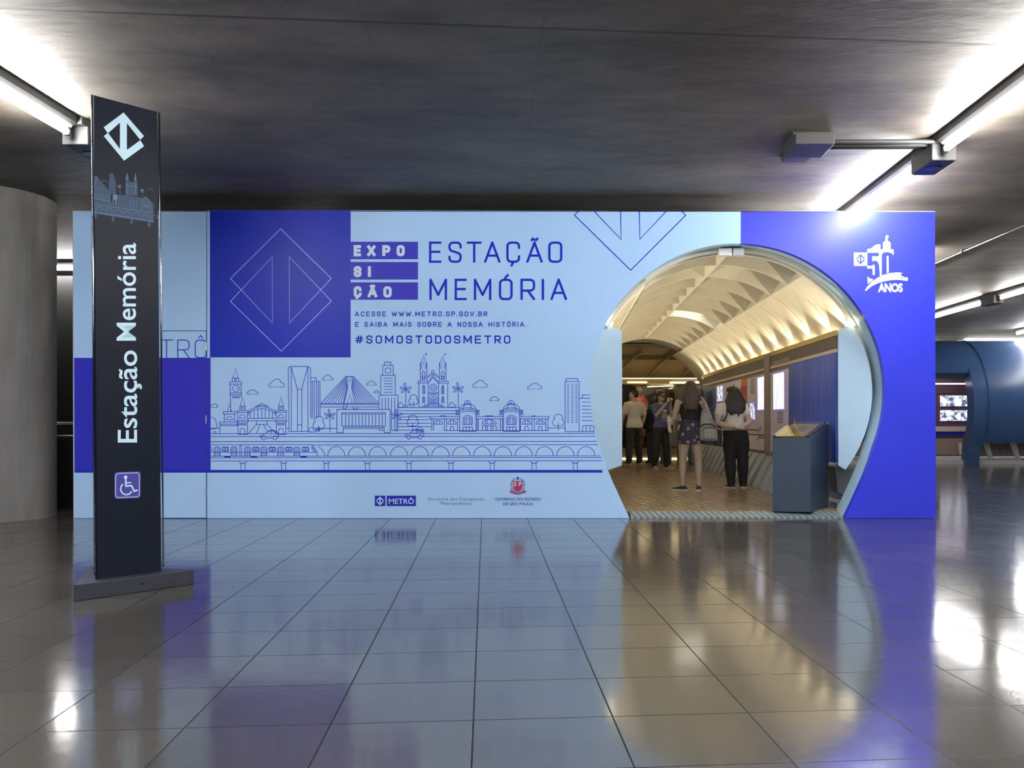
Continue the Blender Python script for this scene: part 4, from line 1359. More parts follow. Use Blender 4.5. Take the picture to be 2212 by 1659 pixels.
def screen(x0, x1, ya, yb, m, par):
    xm = (x0 + x1) / 2
    z1, z0 = zat(xm, ya), zat(xm, yb)
    y0, y1 = yat(x1), yat(x0)
    f = obj('screen_frame', MB().box((XPR - 0.016, y0 - 0.03, z0 - 0.02), (XPR - 0.008, y1 + 0.03, z1 + 0.02)), M_bez, par)
    obj('screen', MB().box((XPR - 0.020, y0, z0), (XPR - 0.016, y1, z1)), m, f)


for q in ((1673, 1696, 806, 884, M_scr), (1639, 1652.5, 815, 885, M_scr), (1622, 1632.5, 871, 906, M_scr2), (1551, 1563, 835, 866, M_scr2)):
    par = lp if q[0] > 1665 else (l2 if q[0] > 1615 else wp)
    f = bpy.data.objects
    xm = (q[0] + q[1]) / 2
    z1, z0, y0, y1 = zat(xm, q[2]), zat(xm, q[3]), yat(q[1]), yat(q[0])
    obj('screen', MB().box((XPR - 0.016, y0 - 0.02, z0 - 0.015), (XPR - 0.008, y1 + 0.02, z1 + 0.015)), M_bez, par)
    obj('screen', MB().box((XPR - 0.020, y0, z0), (XPR - 0.0161, y1, z1)), q[4], par)


def on_wall(off):
    return lambda x, y: Vector((XPR - off, yat(x), zat(x, y)))


def textblock(x0, x1, ya, yb, n, m, par, wd=0.35):
    sh = Sheet(on_wall(0.011))
    for i in range(n):
        y = ya + (yb - ya) * i / (n - 1)
        xe = x1 - (x1 - x0) * (0.3 if i % 5 == 4 else 0.05 * (i % 3))
        sh.poly([(x0, y), (xe, y - 0.32 * (xe - x0) * (912 - y) / 190), (xe, y + 0.9 - 0.32 * (xe - x0) * (912 - y) / 190), (x0, y + 0.9)])
    obj('printed_text', sh.mb, m, par)


textblock(1622.5, 1632, 819, 850, 13, M_ink2, l2)
textblock(1681, 1694, 890, 913, 11, M_ink2, lp)
textblock(1605, 1613, 858, 882, 9, M_whp, rp)
sh = Sheet(on_wall(0.012))
sh.poly([(1603, 822), (1615, 818), (1615, 832), (1603, 836)])
obj('orange_patch', sh.mb, M_org, rp)
sh = Sheet(on_wall(0.011))
sh.poly([(1615.5, 926.5), (1640, 928), (1640, 931), (1615.5, 929.5)]); sh.poly([(1615.5, 936), (1654, 939.5), (1654, 942.5), (1615.5, 938.5)]); sh.poly([(1641, 943), (1654, 945.5), (1654, 948), (1641, 945.5)])
obj('line_map', sh.mb, M_brown, l2)
sh = Sheet(on_wall(0.012))
sh.line([(1640.5, 926), (1640.5, 950)], 1.0)
put_font(sh, '1941', 1642, 921, 1646, 928, 0.01); put_font(sh, '1930', 1635, 946, 1639, 953, 0.01)
obj('map_marker', sh.mb, M_ink2, l2)
sh = Sheet(on_wall(0.011))
sh.poly([(1580, 850), (1585, 832), (1587, 829), (1589, 850)], 0); sh.poly([(1591, 878), (1594, 850), (1600, 836), (1602, 834), (1602, 880)], 1); sh.poly([(1553, 868), (1602, 868), (1602, 930), (1553, 920)], 1)
obj('photo_collage', sh.mb, [mat('sepia_dark', (0.12, 0.09, 0.09), 0.5), mat('sepia_mid', (0.36, 0.28, 0.26), 0.5)], wp)
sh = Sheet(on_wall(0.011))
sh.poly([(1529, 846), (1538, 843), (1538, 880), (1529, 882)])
obj('dark_rectangle', sh.mb, M_blk, bp_)  # flat dark rectangle laid on the blue panel
sh = Sheet(on_wall(0.007))
ft, ff = font_shape('A CIDADE ANTES DO METRÔ', 0.0)
quad = [(1668.5, 790), (1705, 779), (1705, 769.5), (1668.5, 780)]
P_ = []
for u, v in ft:
    x = quad[0][0] + (quad[1][0] - quad[0][0]) * u
    yb_ = quad[0][1] + (quad[1][1] - quad[0][1]) * u; yt_ = quad[3][1] + (quad[2][1] - quad[3][1]) * u
    P_.append(sh.fn(x, yb_ + (yt_ - yb_) * v))
sh.mb.add(P_, ff)
obj('title_lettering', sh.mb, M_whp, dw)
sh = Sheet(on_wall(0.013))
sh.rect(1715.5, 893, 1721, 895.5, 0); sh.poly([(1717, 903), (1719.5, 901), (1721, 905), (1719, 909), (1720, 913), (1717.5, 913)], 1)
obj('small_print', sh.mb, [mat('muted_print', (0.10, 0.10, 0.2), 0.5), M_org], dw)

lw = thing('display_wall', 'left inner display wall of the tunnel, its face turned away from the camera', 'display wall', (XPL, 16, 0.55))
obj('backing', MB().box((XPL - 0.12, YA, ZA), (XPL - 0.012, YZ, ZB)), M_taupe, lw)
obj('frieze', MB().box((XPL - 0.012, YA, 1.86), (XPL + 0.004, YZ, ZB)), M_brown, lw)
obj('panel', MB().box((XPL - 0.012, YA, ZA + 0.02), (XPL + 0.008, YZ, 1.82)), M_lilac, lw)
# shadow box seen under the right splayed panel
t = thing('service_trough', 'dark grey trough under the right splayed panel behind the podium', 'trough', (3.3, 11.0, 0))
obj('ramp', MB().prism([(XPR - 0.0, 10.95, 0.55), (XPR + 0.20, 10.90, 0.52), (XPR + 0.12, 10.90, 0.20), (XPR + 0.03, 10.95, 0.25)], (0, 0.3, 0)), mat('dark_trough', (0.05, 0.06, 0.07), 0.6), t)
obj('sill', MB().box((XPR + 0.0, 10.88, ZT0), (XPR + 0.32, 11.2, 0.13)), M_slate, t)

# ------------------------------------------------------------------ cross tube at the far end
ct = thing('cross_tube', 'slate blue exhibition tube crossing behind the mural, visible at the right edge', 'exhibition tube', (8, DC, 0))
RI, RX = 1.72, 1.84
M_dimvault = mat('dim_warm_vault', (0.34, 0.27, 0.15), 0.45, vary=0.1, vscale=2)  # vault skin dimmed and warmed, the weak gold light put into its colour


def ct_pt(ph, r, x):
    a = math.radians(ph)                                 # 0 crown, positive towards the viewer
    return Vector((x, DC - r * math.sin(a), TCZ + r * math.cos(a)))


def ct_shell(x0, x1, a0, a1, n=84):
    R = []
    for i in range(n + 1):
        a = a0 + (a1 - a0) * i / n
        R.append([ct_pt(a, RI, x0), ct_pt(a, RI, x1), ct_pt(a, RX, x1), ct_pt(a, RX, x0)])
    return MB().loft(R)


XD0, XD1 = 8.1, 10.25                                    # doorway
A_L = 180 - 62                                           # lower edge of the shell
a_door = 61
for nm, x0, x1, a0, a1 in (('shell', 0.0, 3.9, -A_L, -12), ('shell', -4, 0.0, -A_L, A_L), ('shell', 3.9, XD0, -A_L, A_L), ('shell', XD0, XD1, -A_L, a_door), ('shell', XD1, 13.6, -A_L, A_L)):
    obj(nm, ct_shell(x0, x1, a0, a1), M_out if x0 > 3 else M_dimvault, ct, smooth=False)
R = []
for i in range(41):                                      # seam ring
    a = -A_L + 2 * A_L * i / 40
    R.append([ct_pt(a, RX - 0.01, 10.62), ct_pt(a, RX + 0.022, 10.62), ct_pt(a, RX + 0.022, 10.66), ct_pt(a, RX - 0.01, 10.66)])
obj('seam_ring', MB().loft(R), M_out, ct)
R = []
for i in range(21):                                      # curved door jamb reaching the floor
    a = a_door - 4 + (128 - a_door + 4) * i / 20
    R.append([ct_pt(a, RI - 0.25, XD1 - 0.02), ct_pt(a, RX + 0.03, XD1 - 0.02), ct_pt(a, RX + 0.03, XD1 + 0.30), ct_pt(a, RI - 0.25, XD1 + 0.30)])
R.append([Vector((v.x, v.y + 0.06, 0.0)) for v in R[-1]])
obj('door_jamb', MB().loft(R), M_out, ct)
lp0 = ct_pt(a_door, RX + 0.01, XD0)
obj('door_lintel', MB().prism([lp0, lp0 + Vector((0, 0.35, -0.14)), lp0 + Vector((0, 0.35, 0.1)), lp0 + Vector((0, 0.12, 0.1))], (XD1 - XD0, 0, 0)), M_out, ct)
M_ltf = mat('pale_frame', (0.42, 0.42, 0.42), 0.5)
obj('platform', MB().box((3.9, DC - 1.25, 0.0), (13.6, DC + 1.5, 0.10)), M_ltf, ct)
for x in (8.9, 10.95, 11.65, 13.0):
    mb = MB().prism([(x, DC - 1.15, 0.10), (x + 0.10, DC - 1.15, 0.10), (x - 0.10, DC - 1.30, 0.58), (x - 0.22, DC - 1.30, 0.58)], (0, 0.08, 0))
    obj('strut', mb, M_ltf, ct)
obj('led_line', MB().box((XD0, DC - 0.92, 2.065), (XD1 + 0.5, DC - 0.89, 2.095)), M_ledw, ct)
# inside of the far part: back display seen through the doorway
bd = thing('back_display', 'plum display wall with two picture screens seen through the doorway of the blue tube', 'display wall', (9.5, 26.2, 0.3))
M_plum = mat('plum_panel', (0.085, 0.05, 0.085), 0.5)
obj('panel', MB().box((7.6, 26.20, 0.62), (11.6, 26.26, 2.3)), M_plum, bd)
X_ = lambda x, d=26.15: (x - CX) * d / F
Z_ = lambda y, d=26.15: HCAM + (CY - y) * d / F
obj('rail', MB().box((7.6, 26.17, Z_(849)), (11.6, 26.2, Z_(847))), M_brass, bd)
obj('ledge', MB().box((7.6, 26.10, Z_(932)), (11.6, 26.2, Z_(921))), mat('cream_ledge', (0.50, 0.44, 0.38), 0.5), bd)
obj('blue_stripe', MB().box((7.6, 26.17, Z_(939)), (11.6, 26.2, Z_(932.5))), M_blue, bd)
obj('lower_panel', MB().box((7.6, 26.15, 0.16), (11.6, 26.2, 0.62)), mat('tan_board', (0.22, 0.18, 0.15), 0.5), bd)
obj('support', MB().prism([(X_(2070), 26.0, 0.16), (X_(2081), 26.0, 0.16), (X_(2073), 26.0, 0.5), (X_(2066), 26.0, 0.5)], (0, 0.1, 0)), M_rail, bd)
for y0, y1 in ((854.5, 877.5), (886, 909)):
    obj('screen', MB().box((X_(2032), 26.16, Z_(y1)), (X_(2094), 26.19, Z_(y0))), M_scr2, bd)
ld = bpy.data.lights.new('display_light', 'AREA'); ld.energy = 26; ld.color = (1.0, 0.8, 0.75); ld.shape = 'RECTANGLE'; ld.size = 3.0; ld.size_y = 0.1
lo = bpy.data.objects.new('display_light', ld); COL.objects.link(lo); lo.location = (9.6, 25.3, 2.6); lo.rotation_euler = (math.radians(20), 0, 0)

# far end of the tunnel: ribs of the cross vault, glass cases, warm strip on the floor
for k in range(10):
    x = -0.6 + 0.93 * k
    R = []
    for i in range(25):
        a = -80 + 68 * i / 24
        xx = x - 1.0 * abs(math.sin(math.radians(a))) ** 1.5
        R.append([ct_pt(a, RI - 0.16, xx), ct_pt(a, RI + 0.01, xx), ct_pt(a, RI + 0.01, xx + 0.03), ct_pt(a, RI - 0.16, xx + 0.03)])
    obj('arch_rib', MB().loft(R), M_dimvault, ct)
for a in (-30, -58):
    mb = MB().prism([ct_pt(a - 0.5, RI - 0.12, -2), ct_pt(a - 0.5, RI, -2), ct_pt(a + 0.5, RI, -2), ct_pt(a + 0.5, RI - 0.12, -2)], (8, 0, 0))
    obj('lengthwise_rib', mb, M_dimvault, ct)
gc = thing('glass_case', 'dark brown glass fronted display case closing the far end of the tunnel', 'display case', (2.4, 26.4, 0))
M_case = mat('case_brown', (0.070, 0.050, 0.030), 0.35)
M_tan = mat('tan_gloss_board', (0.26, 0.20, 0.12), 0.3)
obj('back_panel', MB().box((0.2, 26.20, 0.36), (3.8, 26.24, 2.12)), M_case, gc)
obj('base', MB().box((0.2, 25.4, 0.061), (3.8, 26.20, 0.36)), M_tan, gc)
obj('head_board', MB().box((0.2, 25.38, 2.12), (3.8, 26.24, 2.27)), M_brass, gc)
obj('side_board', MB().box((3.02, 25.42, 0.36), (3.42, 25.46, 2.10)), M_tan, gc)
obj('side_board', MB().box((3.43, 25.42, 0.36), (3.75, 25.46, 2.10)), M_tan, gc)
M_glass = mat('case_glass', (0.9, 0.92, 0.9), 0.02, trans=1.0, ior=1.45)
obj('glass_front', MB().box((0.2, 25.40, 0.36), (3.02, 25.408, 2.10)), M_glass, gc)
for x0, x1, z in ((1.72, 2.25, 2.16), (2.88, 3.42, 2.15)):
    obj('light_strip', MB().box((x0, 25.36, z), (x1, 25.38, z + 0.03)), M_led, gc)
obj('light_strip', MB().prism([(2.28, 25.55, 2.05), (3.0, 25.62, 2.08), (3.0, 25.62, 2.10), (2.28, 25.55, 2.07)], (0, 0.02, 0)), M_led, gc)
obj('violet_strip', MB().box((3.58, 25.30, 2.16), (4.2, 25.33, 2.19)), M_ledw, gc)
for x in (1.9, 2.6):
    ld = bpy.data.lights.new('case_spot', 'SPOT'); ld.energy = 9; ld.color = (1.0, 0.85, 0.6); ld.spot_size = math.radians(75); ld.shadow_soft_size = 0.03
    lo = bpy.data.objects.new('case_spot', ld); COL.objects.link(lo); lo.location = (x, 25.6, 2.08); lo.rotation_euler = (math.radians(18), 0, 0)
obj('hidden_fill_strip', MB().box((-0.5, 25.75, 2.285), (4.4, 25.80, 2.31)), mat('warm_fill_glow', (1, .9, .7), .4, emit=(1.0, .78, .42), estr=4.5), gc)  # hidden glowing strip added to brighten the cross vault
obj('floor_light', MB().box((0.5, 25.36, 0.065), (3.5, 25.39, 0.10)), mat('floor_strip_glow', (1, 0.9, 0.6), 0.4, emit=(1.0, 0.78, 0.4), estr=3), gc)

# ------------------------------------------------------------------ podium with the brass plaque
M_pod = mat('slate_blue_laminate', (0.022, 0.040, 0.072), 0.42, vary=0.05, vscale=4)
pd = thing('podium', 'slate blue podium with sloped clear top over a brass plaque at the tunnel entrance', 'podium', (2.62, 10.70, 0))
z0 = ZT0
PA, PB_, PC_ = W(1671, 0, 10.50), W(1753, 0, 10.45), W(1790, 0, 11.10)
q = [Vector((PA.x, PA.y + 0.05, z0)), Vector((PB_.x, PB_.y + 0.02, z0)), Vector((PC_.x, PC_.y, z0))]
q.append(q[0] + (q[2] - q[1]))
zf = HCAM + (CY - 946.5) * 10.5 / F
zb = HCAM + (CY - 916) * 11.10 / F
tops = [Vector((q[0].x, q[0].y, zf)), Vector((q[1].x, q[1].y, zf)), Vector((q[2].x, q[2].y, zb)), Vector((q[3].x, q[3].y, zb))]
mb = MB().add([v for v in q] + tops, [(3, 2, 1, 0), (4, 5, 6, 7), (0, 1, 5, 4), (1, 2, 6, 5), (2, 3, 7, 6), (3, 0, 4, 7)])
obj('cabinet', mb, M_pod, pd, bevel=0.006)
nn = (tops[1] - tops[0]).cross(tops[3] - tops[0]).normalized()
e1, e2 = tops[1] - tops[0], tops[3] - tops[0]
pt = lambda u, v, h: tops[0] + e1 * u + e2 * v + nn * h
mb = MB().prism([pt(0.04, 0.05, 0.004), pt(0.80, 0.05, 0.004), pt(0.80, 0.93, 0.004), pt(0.04, 0.93, 0.004)], nn * 0.004)
pq = obj('plaque', mb, mat('brass_plaque', (0.88, 0.68, 0.28), 0.4, 0.2, vary=0.1, vscale=6), pd)
sh = Sheet(lambda x, y: pt(x, 1 - y, 0.0085))
for i in range(9):
    sh.rect(0.28 - 0.05 * (i % 3), 0.25 + i * 0.055, 0.58 + 0.06 * (i % 2), 0.27 + i * 0.055)
sh.rect(0.1, 0.82, 0.28, 0.84); sh.rect(0.5, 0.82, 0.68, 0.84)
obj('engraving', sh.mb, M_ink2, pq)
mb = MB().prism([pt(-0.03, -0.02, 0.022), pt(1.0, -0.02, 0.022), pt(1.0, 1.0, 0.022), pt(-0.03, 1.0, 0.022)], nn * 0.006)
obj('clear_cover', mb, M_glass, pd)
for u, v in ((0.02, 0.05), (0.93, 0.05), (0.02, 0.94), (0.93, 0.94)):
    obj('stand_off', MB().cyl(pt(u, v, 0.0), pt(u, v, 0.034), 0.011, 14), M_chrome, pd, smooth=False)
# ------------------------------------------------------------------ people
M_sk = mat('skin', (0.40, 0.32, 0.255), 0.55, vary=0.05, vscale=8)
M_sk2 = mat('skin_pale', (0.47, 0.385, 0.32), 0.55, vary=0.05, vscale=8)
M_hair = mat('dark_hair', (0.020, 0.015, 0.013), 0.42, bump=0.5, bscale=60, stretch=(3, 3, 0.3))
M_hair2 = mat('brown_hair', (0.055, 0.038, 0.028), 0.45, bump=0.5, bscale=60, stretch=(3, 3, 0.3))
M_wt = mat('white_cotton', (0.66, 0.64, 0.60), 0.8, bump=0.35, bscale=9, stretch=(2.2, 2.2, 0.6))
M_bt = mat('faded_blue_cotton', (0.10, 0.115, 0.27), 0.8, bump=0.3, bscale=9)
M_bk = mat('black_cotton', (0.012, 0.012, 0.014), 0.8, bump=0.25, bscale=10)
M_dk = mat('charcoal_trousers', (0.028, 0.027, 0.028), 0.8, bump=0.35, bscale=8, stretch=(1.5, 1.5, 0.7))
M_gy = mat('grey_trousers', (0.10, 0.10, 0.10), 0.8, bump=0.3, bscale=8)
M_shoe = mat('black_shoe', (0.02, 0.02, 0.022), 0.5)
M_sole = mat('pale_sole', (0.55, 0.53, 0.50), 0.6)
M_sneak = mat('grey_sneaker', (0.33, 0.32, 0.31), 0.7)


def print_mat(name, base, spots, scale):
    m = bpy.data.materials.new(name); m.use_nodes = True
    nt = m.node_tree; N, Lk = nt.nodes, nt.links
    b = N['Principled BSDF']; b.inputs['Roughness'].default_value = 0.8
    tc = N.new('ShaderNodeTexCoord'); prev = None
    for i, (c, th, sc) in enumerate(spots):
        v = N.new('ShaderNodeTexVoronoi'); v.inputs['Scale'].default_value = sc
        mp = N.new('ShaderNodeMapping'); mp.inputs['Location'].default_value = (i * 3.3, i * 1.7, i)
        Lk.new(tc.outputs['Object'], mp.inputs[0]); Lk.new(mp.outputs[0], v.inputs['Vector'])
        lt = N.new('ShaderNodeMath'); lt.operation = 'LESS_THAN'; lt.inputs[1].default_value = th
        Lk.new(v.outputs['Distance'], lt.inputs[0])
        mx = N.new('ShaderNodeMixRGB'); mx.inputs[2].default_value = (*c, 1)
        if prev is None: mx.inputs[1].default_value = (*base, 1)
        else: Lk.new(prev.outputs[0], mx.inputs[1])
        Lk.new(lt.outputs[0], mx.inputs[0]); prev = mx
    Lk.new(prev.outputs[0], b.inputs['Base Color'])
    return m


def band_mat(name, stops):
    """Horizontal cloth bands by height (object z)."""
    m = bpy.data.materials.new(name); m.use_nodes = True
    nt = m.node_tree; N, Lk = nt.nodes, nt.links
    b = N['Principled BSDF']; b.inputs['Roughness'].default_value = 0.8
    tc = N.new('ShaderNodeTexCoord'); sp = N.new('ShaderNodeSeparateXYZ'); Lk.new(tc.outputs['Object'], sp.inputs[0])
    mr = N.new('ShaderNodeMapRange'); mr.inputs[1].default_value = 0.8; mr.inputs[2].default_value = 1.6; Lk.new(sp.outputs['Z'], mr.inputs[0])
    r = N.new('ShaderNodeValToRGB'); r.color_ramp.interpolation = 'CONSTANT'
    e = r.color_ramp.elements
    e[0].position, e[0].color = 0.0, (*stops[0][1], 1)
    e[1].position, e[1].color = (stops[1][0] - 0.8) / 0.8, (*stops[1][1], 1)
    for z, c in stops[2:]:
        k = e.new((z - 0.8) / 0.8); k.color = (*c, 1)
    Lk.new(mr.outputs[0], r.inputs[0]); Lk.new(r.outputs[0], b.inputs['Base Color'])
    return m


def solid(name, mb, m, parent, voxel=0.009, sm=3, label=None):
    """One continuous skin grown over overlapping shapes."""
    me = bpy.data.meshes.new(name)
    me.from_pydata([tuple(p) for p in mb.v], [], mb.f)
    o = bpy.data.objects.new(name, me); COL.objects.link(o)
    r = o.modifiers.new('skin', 'REMESH'); r.mode = 'VOXEL'; r.voxel_size = voxel
    s = o.modifiers.new('soft', 'SMOOTH'); s.factor = 0.5; s.iterations = sm
    dg = bpy.context.evaluated_depsgraph_get()
    dg.update()
    nm = bpy.data.meshes.new_from_object(o.evaluated_get(dg))
    bpy.data.objects.remove(o); bpy.data.meshes.remove(me)
    nm.materials.clear(); nm.materials.append(m)
    nm.polygons.foreach_set('use_smooth', [True] * len(nm.polygons))
    o = bpy.data.objects.new(name, nm); COL.objects.link(o)
    if parent: o.parent = parent
    if label: o['label'] = label
    BASE[o.name] = BASE[parent.name] if parent else Vector((0, 0, 0))
    return o


def ring(c, rx, ry, n=22, yaw=0.0, tilt=0.0):
    ca, sa = math.cos(yaw), math.sin(yaw)
    out = []
    for k in range(n):
        x, y = rx * math.cos(2 * PI * k / n), ry * math.sin(2 * PI * k / n)
        out.append(Vector((c[0] + x * ca - y * sa, c[1] + x * sa + y * ca, c[2] + y * tilt)))
    return out


def hand(mb, w, d, nrm, thumb, s=1.0, curl=0.7):
    """Palm, four unequal bent fingers and a thumb; d runs along the hand, nrm out of the palm, thumb the side it sits on."""
    d, nrm = Vector(d).normalized(), Vector(nrm).normalized()
    sd = d.cross(nrm).normalized() * thumb
    w = Vector(w)
    for k in (-1, -0.33, 0.33, 1):
        mb.tube([w - d * 0.005 + sd * 0.013 * k * s, w + d * 0.088 * s + sd * 0.029 * k * s], [0.014 * s, 0.0125 * s], 8)
    for k, ln in ((1.05, 0.070), (0.36, 0.079), (-0.34, 0.073), (-1.02, 0.057)):
        p = w + d * 0.088 * s + sd * 0.029 * k * s
        pts, dd = [p], d.copy()
        for seg in range(3):
            a = curl * (0.55, 0.9, 0.7)[seg]
            dd = (dd * math.cos(a) + nrm * math.sin(a)).normalized()
            p = p + dd * ln * s * (0.44, 0.31, 0.25)[seg]
            pts.append(p)
        mb.tube(pts, [0.0095 * s, 0.009 * s, 0.0082 * s, 0.0072 * s], 8)
    b = w + d * 0.022 * s + sd * 0.030 * s
    t1 = (d * 0.65 + sd * 0.75 + nrm * 0.25).normalized()
    t2 = (d * 0.85 + sd * 0.3 + nrm * 0.45).normalized()
    mb.tube([b, b + t1 * 0.034 * s, b + t1 * 0.034 * s + t2 * 0.032 * s], [0.0125 * s, 0.0105 * s, 0.0085 * s], 8)


def head(mb, c, hh, yaw=0.0, pitch=0.0):
    """Head lofted from chin to crown, with brow, nose, lips, ears; c is its centre, hh its height."""
    M = Matrix.Translation(c) @ Matrix.Rotation(yaw, 4, 'Z') @ Matrix.Rotation(pitch, 4, 'X')
    prof = [(-.50, .12, .10, .17), (-.47, .19, .17, .13), (-.40, .26, .26, .08), (-.30, .305, .33, .04), (-.18, .335, .38, .015), (-.04, .355, .41, 0), (.10, .37, .44, -.015), (.24, .36, .44, -.03), (.36, .31, .38, -.04), (.45, .20, .26, -.05), (.495, .08, .10, -.05)]
    mb.loft([[M @ p for p in ring((0, yo * hh, z * hh), rx * hh, ry * hh)] for z, rx, ry, yo in prof])
    q = lambda x, y, z: M @ Vector((x * hh, y * hh, z * hh))
    mb.tube([q(0, .40, .06), q(0, .46, -.05), q(0, .475, -.10)], [.035 * hh, .045 * hh, .055 * hh], 8)      # nose
    mb.tube([q(-.045, .41, -.105), q(.045, .41, -.105)], .035 * hh, 8)
    mb.tube([q(-.19, .36, .10), q(0, .41, .085), q(.19, .36, .10)], .035 * hh, 8)                            # brow
    mb.tube([q(-.085, .375, -.225), q(0, .405, -.215), q(.085, .375, -.225)], .024 * hh, 8)                  # lips
    mb.tube([q(-.07, .37, -.265), q(0, .395, -.27), q(.07, .37, -.265)], .026 * hh, 8)
    mb.tube([q(-.07, .30, -.41), q(.07, .30, -.41)], .07 * hh, 8)                                            # chin
    for s in (-1, 1):
        mb.tube([q(s * .365, -.06, -.10), q(s * .39, -.09, .0), q(s * .385, -.075, .07)], [.03 * hh, .05 * hh, .04 * hh], 8)
    return M


TORSO = [(.455, .080, .062, 0), (.49, .096, .070, 0), (.53, .100, .072, -.004), (.57, .092, .064, 0), (.62, .079, .056, .004), (.67, .084, .058, .006), (.73, .096, .064, .006), (.78, .101, .060, 0), (.81, .090, .052, -.004), (.83, .055, .042, -.006), (.85, .034, .034, -.004)]


def torso(mb, H, g=1.0, lo=.4, hi=.9, inf=0.0, sh=(0, 0), gw=None):
    R = []
    for z, rx, ry, yo in TORSO:
        if lo - 1e-6 <= z <= hi + 1e-6:
            k = g if gw is None else g + (gw - g) * max(0, min(1, (0.80 - z) / 0.2))
            t = max(0, min(1, (z - .5) / .3))
            R.append(ring((sh[0] * t, (yo * H) + sh[1] * t, z * H), rx * H * k + inf, ry * H * k + inf))
    return mb.loft(R)


def shoe(t, c, yaw, H, m, ms, high=0.0):
    s = H / 1.7
    M = Matrix.Translation(c) @ Matrix.Rotation(yaw, 4, 'Z')
    mb = MB()
    R = []
    for y, rx, z0, z1 in ((-.075, .018, .012, .05), (-.068, .030, .012, .07 + high), (-.03, .034, .012, .085 + high), (.02, .033, .012, .080), (.07, .038, .012, .062), (.12, .042, .012, .050), (.16, .036, .012, .042), (.183, .018, .012, .034)):
        R.append([M @ Vector((rx * s * math.cos(2 * PI * k / 16), y * s, ((z0 + z1) / 2 + (z1 - z0) / 2 * math.sin(2 * PI * k / 16)) * s)) for k in range(16)])
    o = obj('shoe', mb.loft(R), m, t, smooth=True)
    out = [(-.078, .016), (-.066, .033), (-.02, .036), (.05, .037), (.11, .045), (.16, .039), (.187, .018)]
    pts = [(x, y) for y, x in out] + [(-x, y) for y, x in out[::-1]]
    mb = MB().prism([M @ Vector((x * s, y * s, 0.0)) for x, y in pts], (0, 0, 0.024 * s))
    obj('sole', mb, ms, o)
    return o


def limb(mb, pts, rads, n=12, sub=4):
    """A bent limb with gentle taper; pts at the joints."""
    P, R = [], []
    for i in range(len(pts) - 1):
        a, b = Vector(pts[i]), Vector(pts[i + 1])
        for k in range(sub):
            f = k / sub
            P.append(a.lerp(b, f))
            bulge = 1 + 0.10 * math.sin(PI * min(1, f * 1.4))
            R.append((rads[i] + (rads[i + 1] - rads[i]) * f) * bulge)
    P.append(Vector(pts[-1])); R.append(rads[-1])
    return mb.tube(P, R, n)


def person(label, loc, rz, H, skin, g=1.0, gw=None, arms=None, legs=None, yaw=0.0, pitch=0.0, palms=None, sh=(0, 0), vox=0.0075, hand_curl=0.6, feet=(0.1, -0.1), leg_g=1.0, arm_g=1.0):
    t = thing('person', label, 'person', loc, rz, local=True)
    mb = MB()
    torso(mb, H, g, .45, .86, 0, sh, gw)
    hc = Vector((sh[0], sh[1] + 0.012 * H, 0.934 * H))
    mb.tube([(sh[0], sh[1] - .006 * H, .80 * H), (sh[0], sh[1] + .002 * H, .895 * H)], [.040 * H, .033 * H], 14)
    Mh = head(mb, hc, .132 * H, yaw, pitch)
    for s in (-1, 1):
        A = [Vector(p) * H for p in arms[s]]
        limb(mb, A, [.029 * H * arm_g, .0235 * H * arm_g, .0165 * H])
        hd, hn = palms[s] if palms else ((0, .1, -1), (-s, 0, 0))
        hand(mb, A[-1] + Vector(hd).normalized() * 0.012, hd, hn, s, H / 1.68, hand_curl)
        L_ = [Vector(p) * H for p in legs[s]]
        limb(mb, L_, [.056 * H * leg_g, .035 * H * (0.5 + leg_g / 2), .021 * H], 14)
    solid('body', mb, skin, t, vox, 2)
    t_data = dict(root=t, H=H, Mh=Mh, hc=hc, hh=.132 * H, arms=arms, legs=legs, sh=sh, g=g, gw=gw, leg_g=leg_g)
    return t_data


def trousers(p, m, inf=0.012, to=0.06, hem=1.0, name='trousers', lo=0.0, waist=.60):
    H, t = p['H'], p['root']
    mb = MB()
    torso(mb, H, p['g'], .45, waist, inf, p['sh'], p['gw'])
    for s in (-1, 1):
        a, k, an = [Vector(q) * H for q in p['legs'][s]]
        lg = p['leg_g']
        e = an + (an - k).normalized() * (an.z - to * H) * 0.9 if to < .08 else k.lerp(an, (k.z - to * H) / (k.z - an.z)) if to * H < k.z else a.lerp(k, (a.z - to * H) / (a.z - k.z))
        if to * H < k.z:
            limb(mb, [a, k, e], [.060 * H * lg + inf * .6, .041 * H * lg + inf * .8, .034 * H * hem + inf * .6], 14)
        else:
            limb(mb, [a, e], [.060 * H * lg + inf, .058 * H * lg * hem + inf], 14)
    return solid(name, mb, m, t, 0.009, 3)


def shirt(p, m, hem=.50, sleeve=.55, inf=0.014, name='t_shirt', top=.835):
    H, t = p['H'], p['root']
    mb = MB()
    torso(mb, H, p['g'], hem, top, inf, p['sh'], p['gw'])
    for s in (-1, 1):
        a, e, w_ = [Vector(q) * H for q in p['arms'][s]]
        sx = Vector((s * .06 * H + p['sh'][0], a.y, .815 * H))
        if sleeve <= 1:
            mb.tube([sx, a + Vector((0, 0, .004 * H)), a.lerp(e, sleeve)], [.036 * H, .037 * H + inf * .4, .037 * H + inf * .5], 14)
        else:
            limb(mb, [sx, a, e, e.lerp(w_, sleeve - 1)], [.036 * H, .036 * H + inf * .4, .030 * H + inf * .4, .024 * H + inf * .3], 14)
    return solid(name, mb, m, t, 0.009, 3)


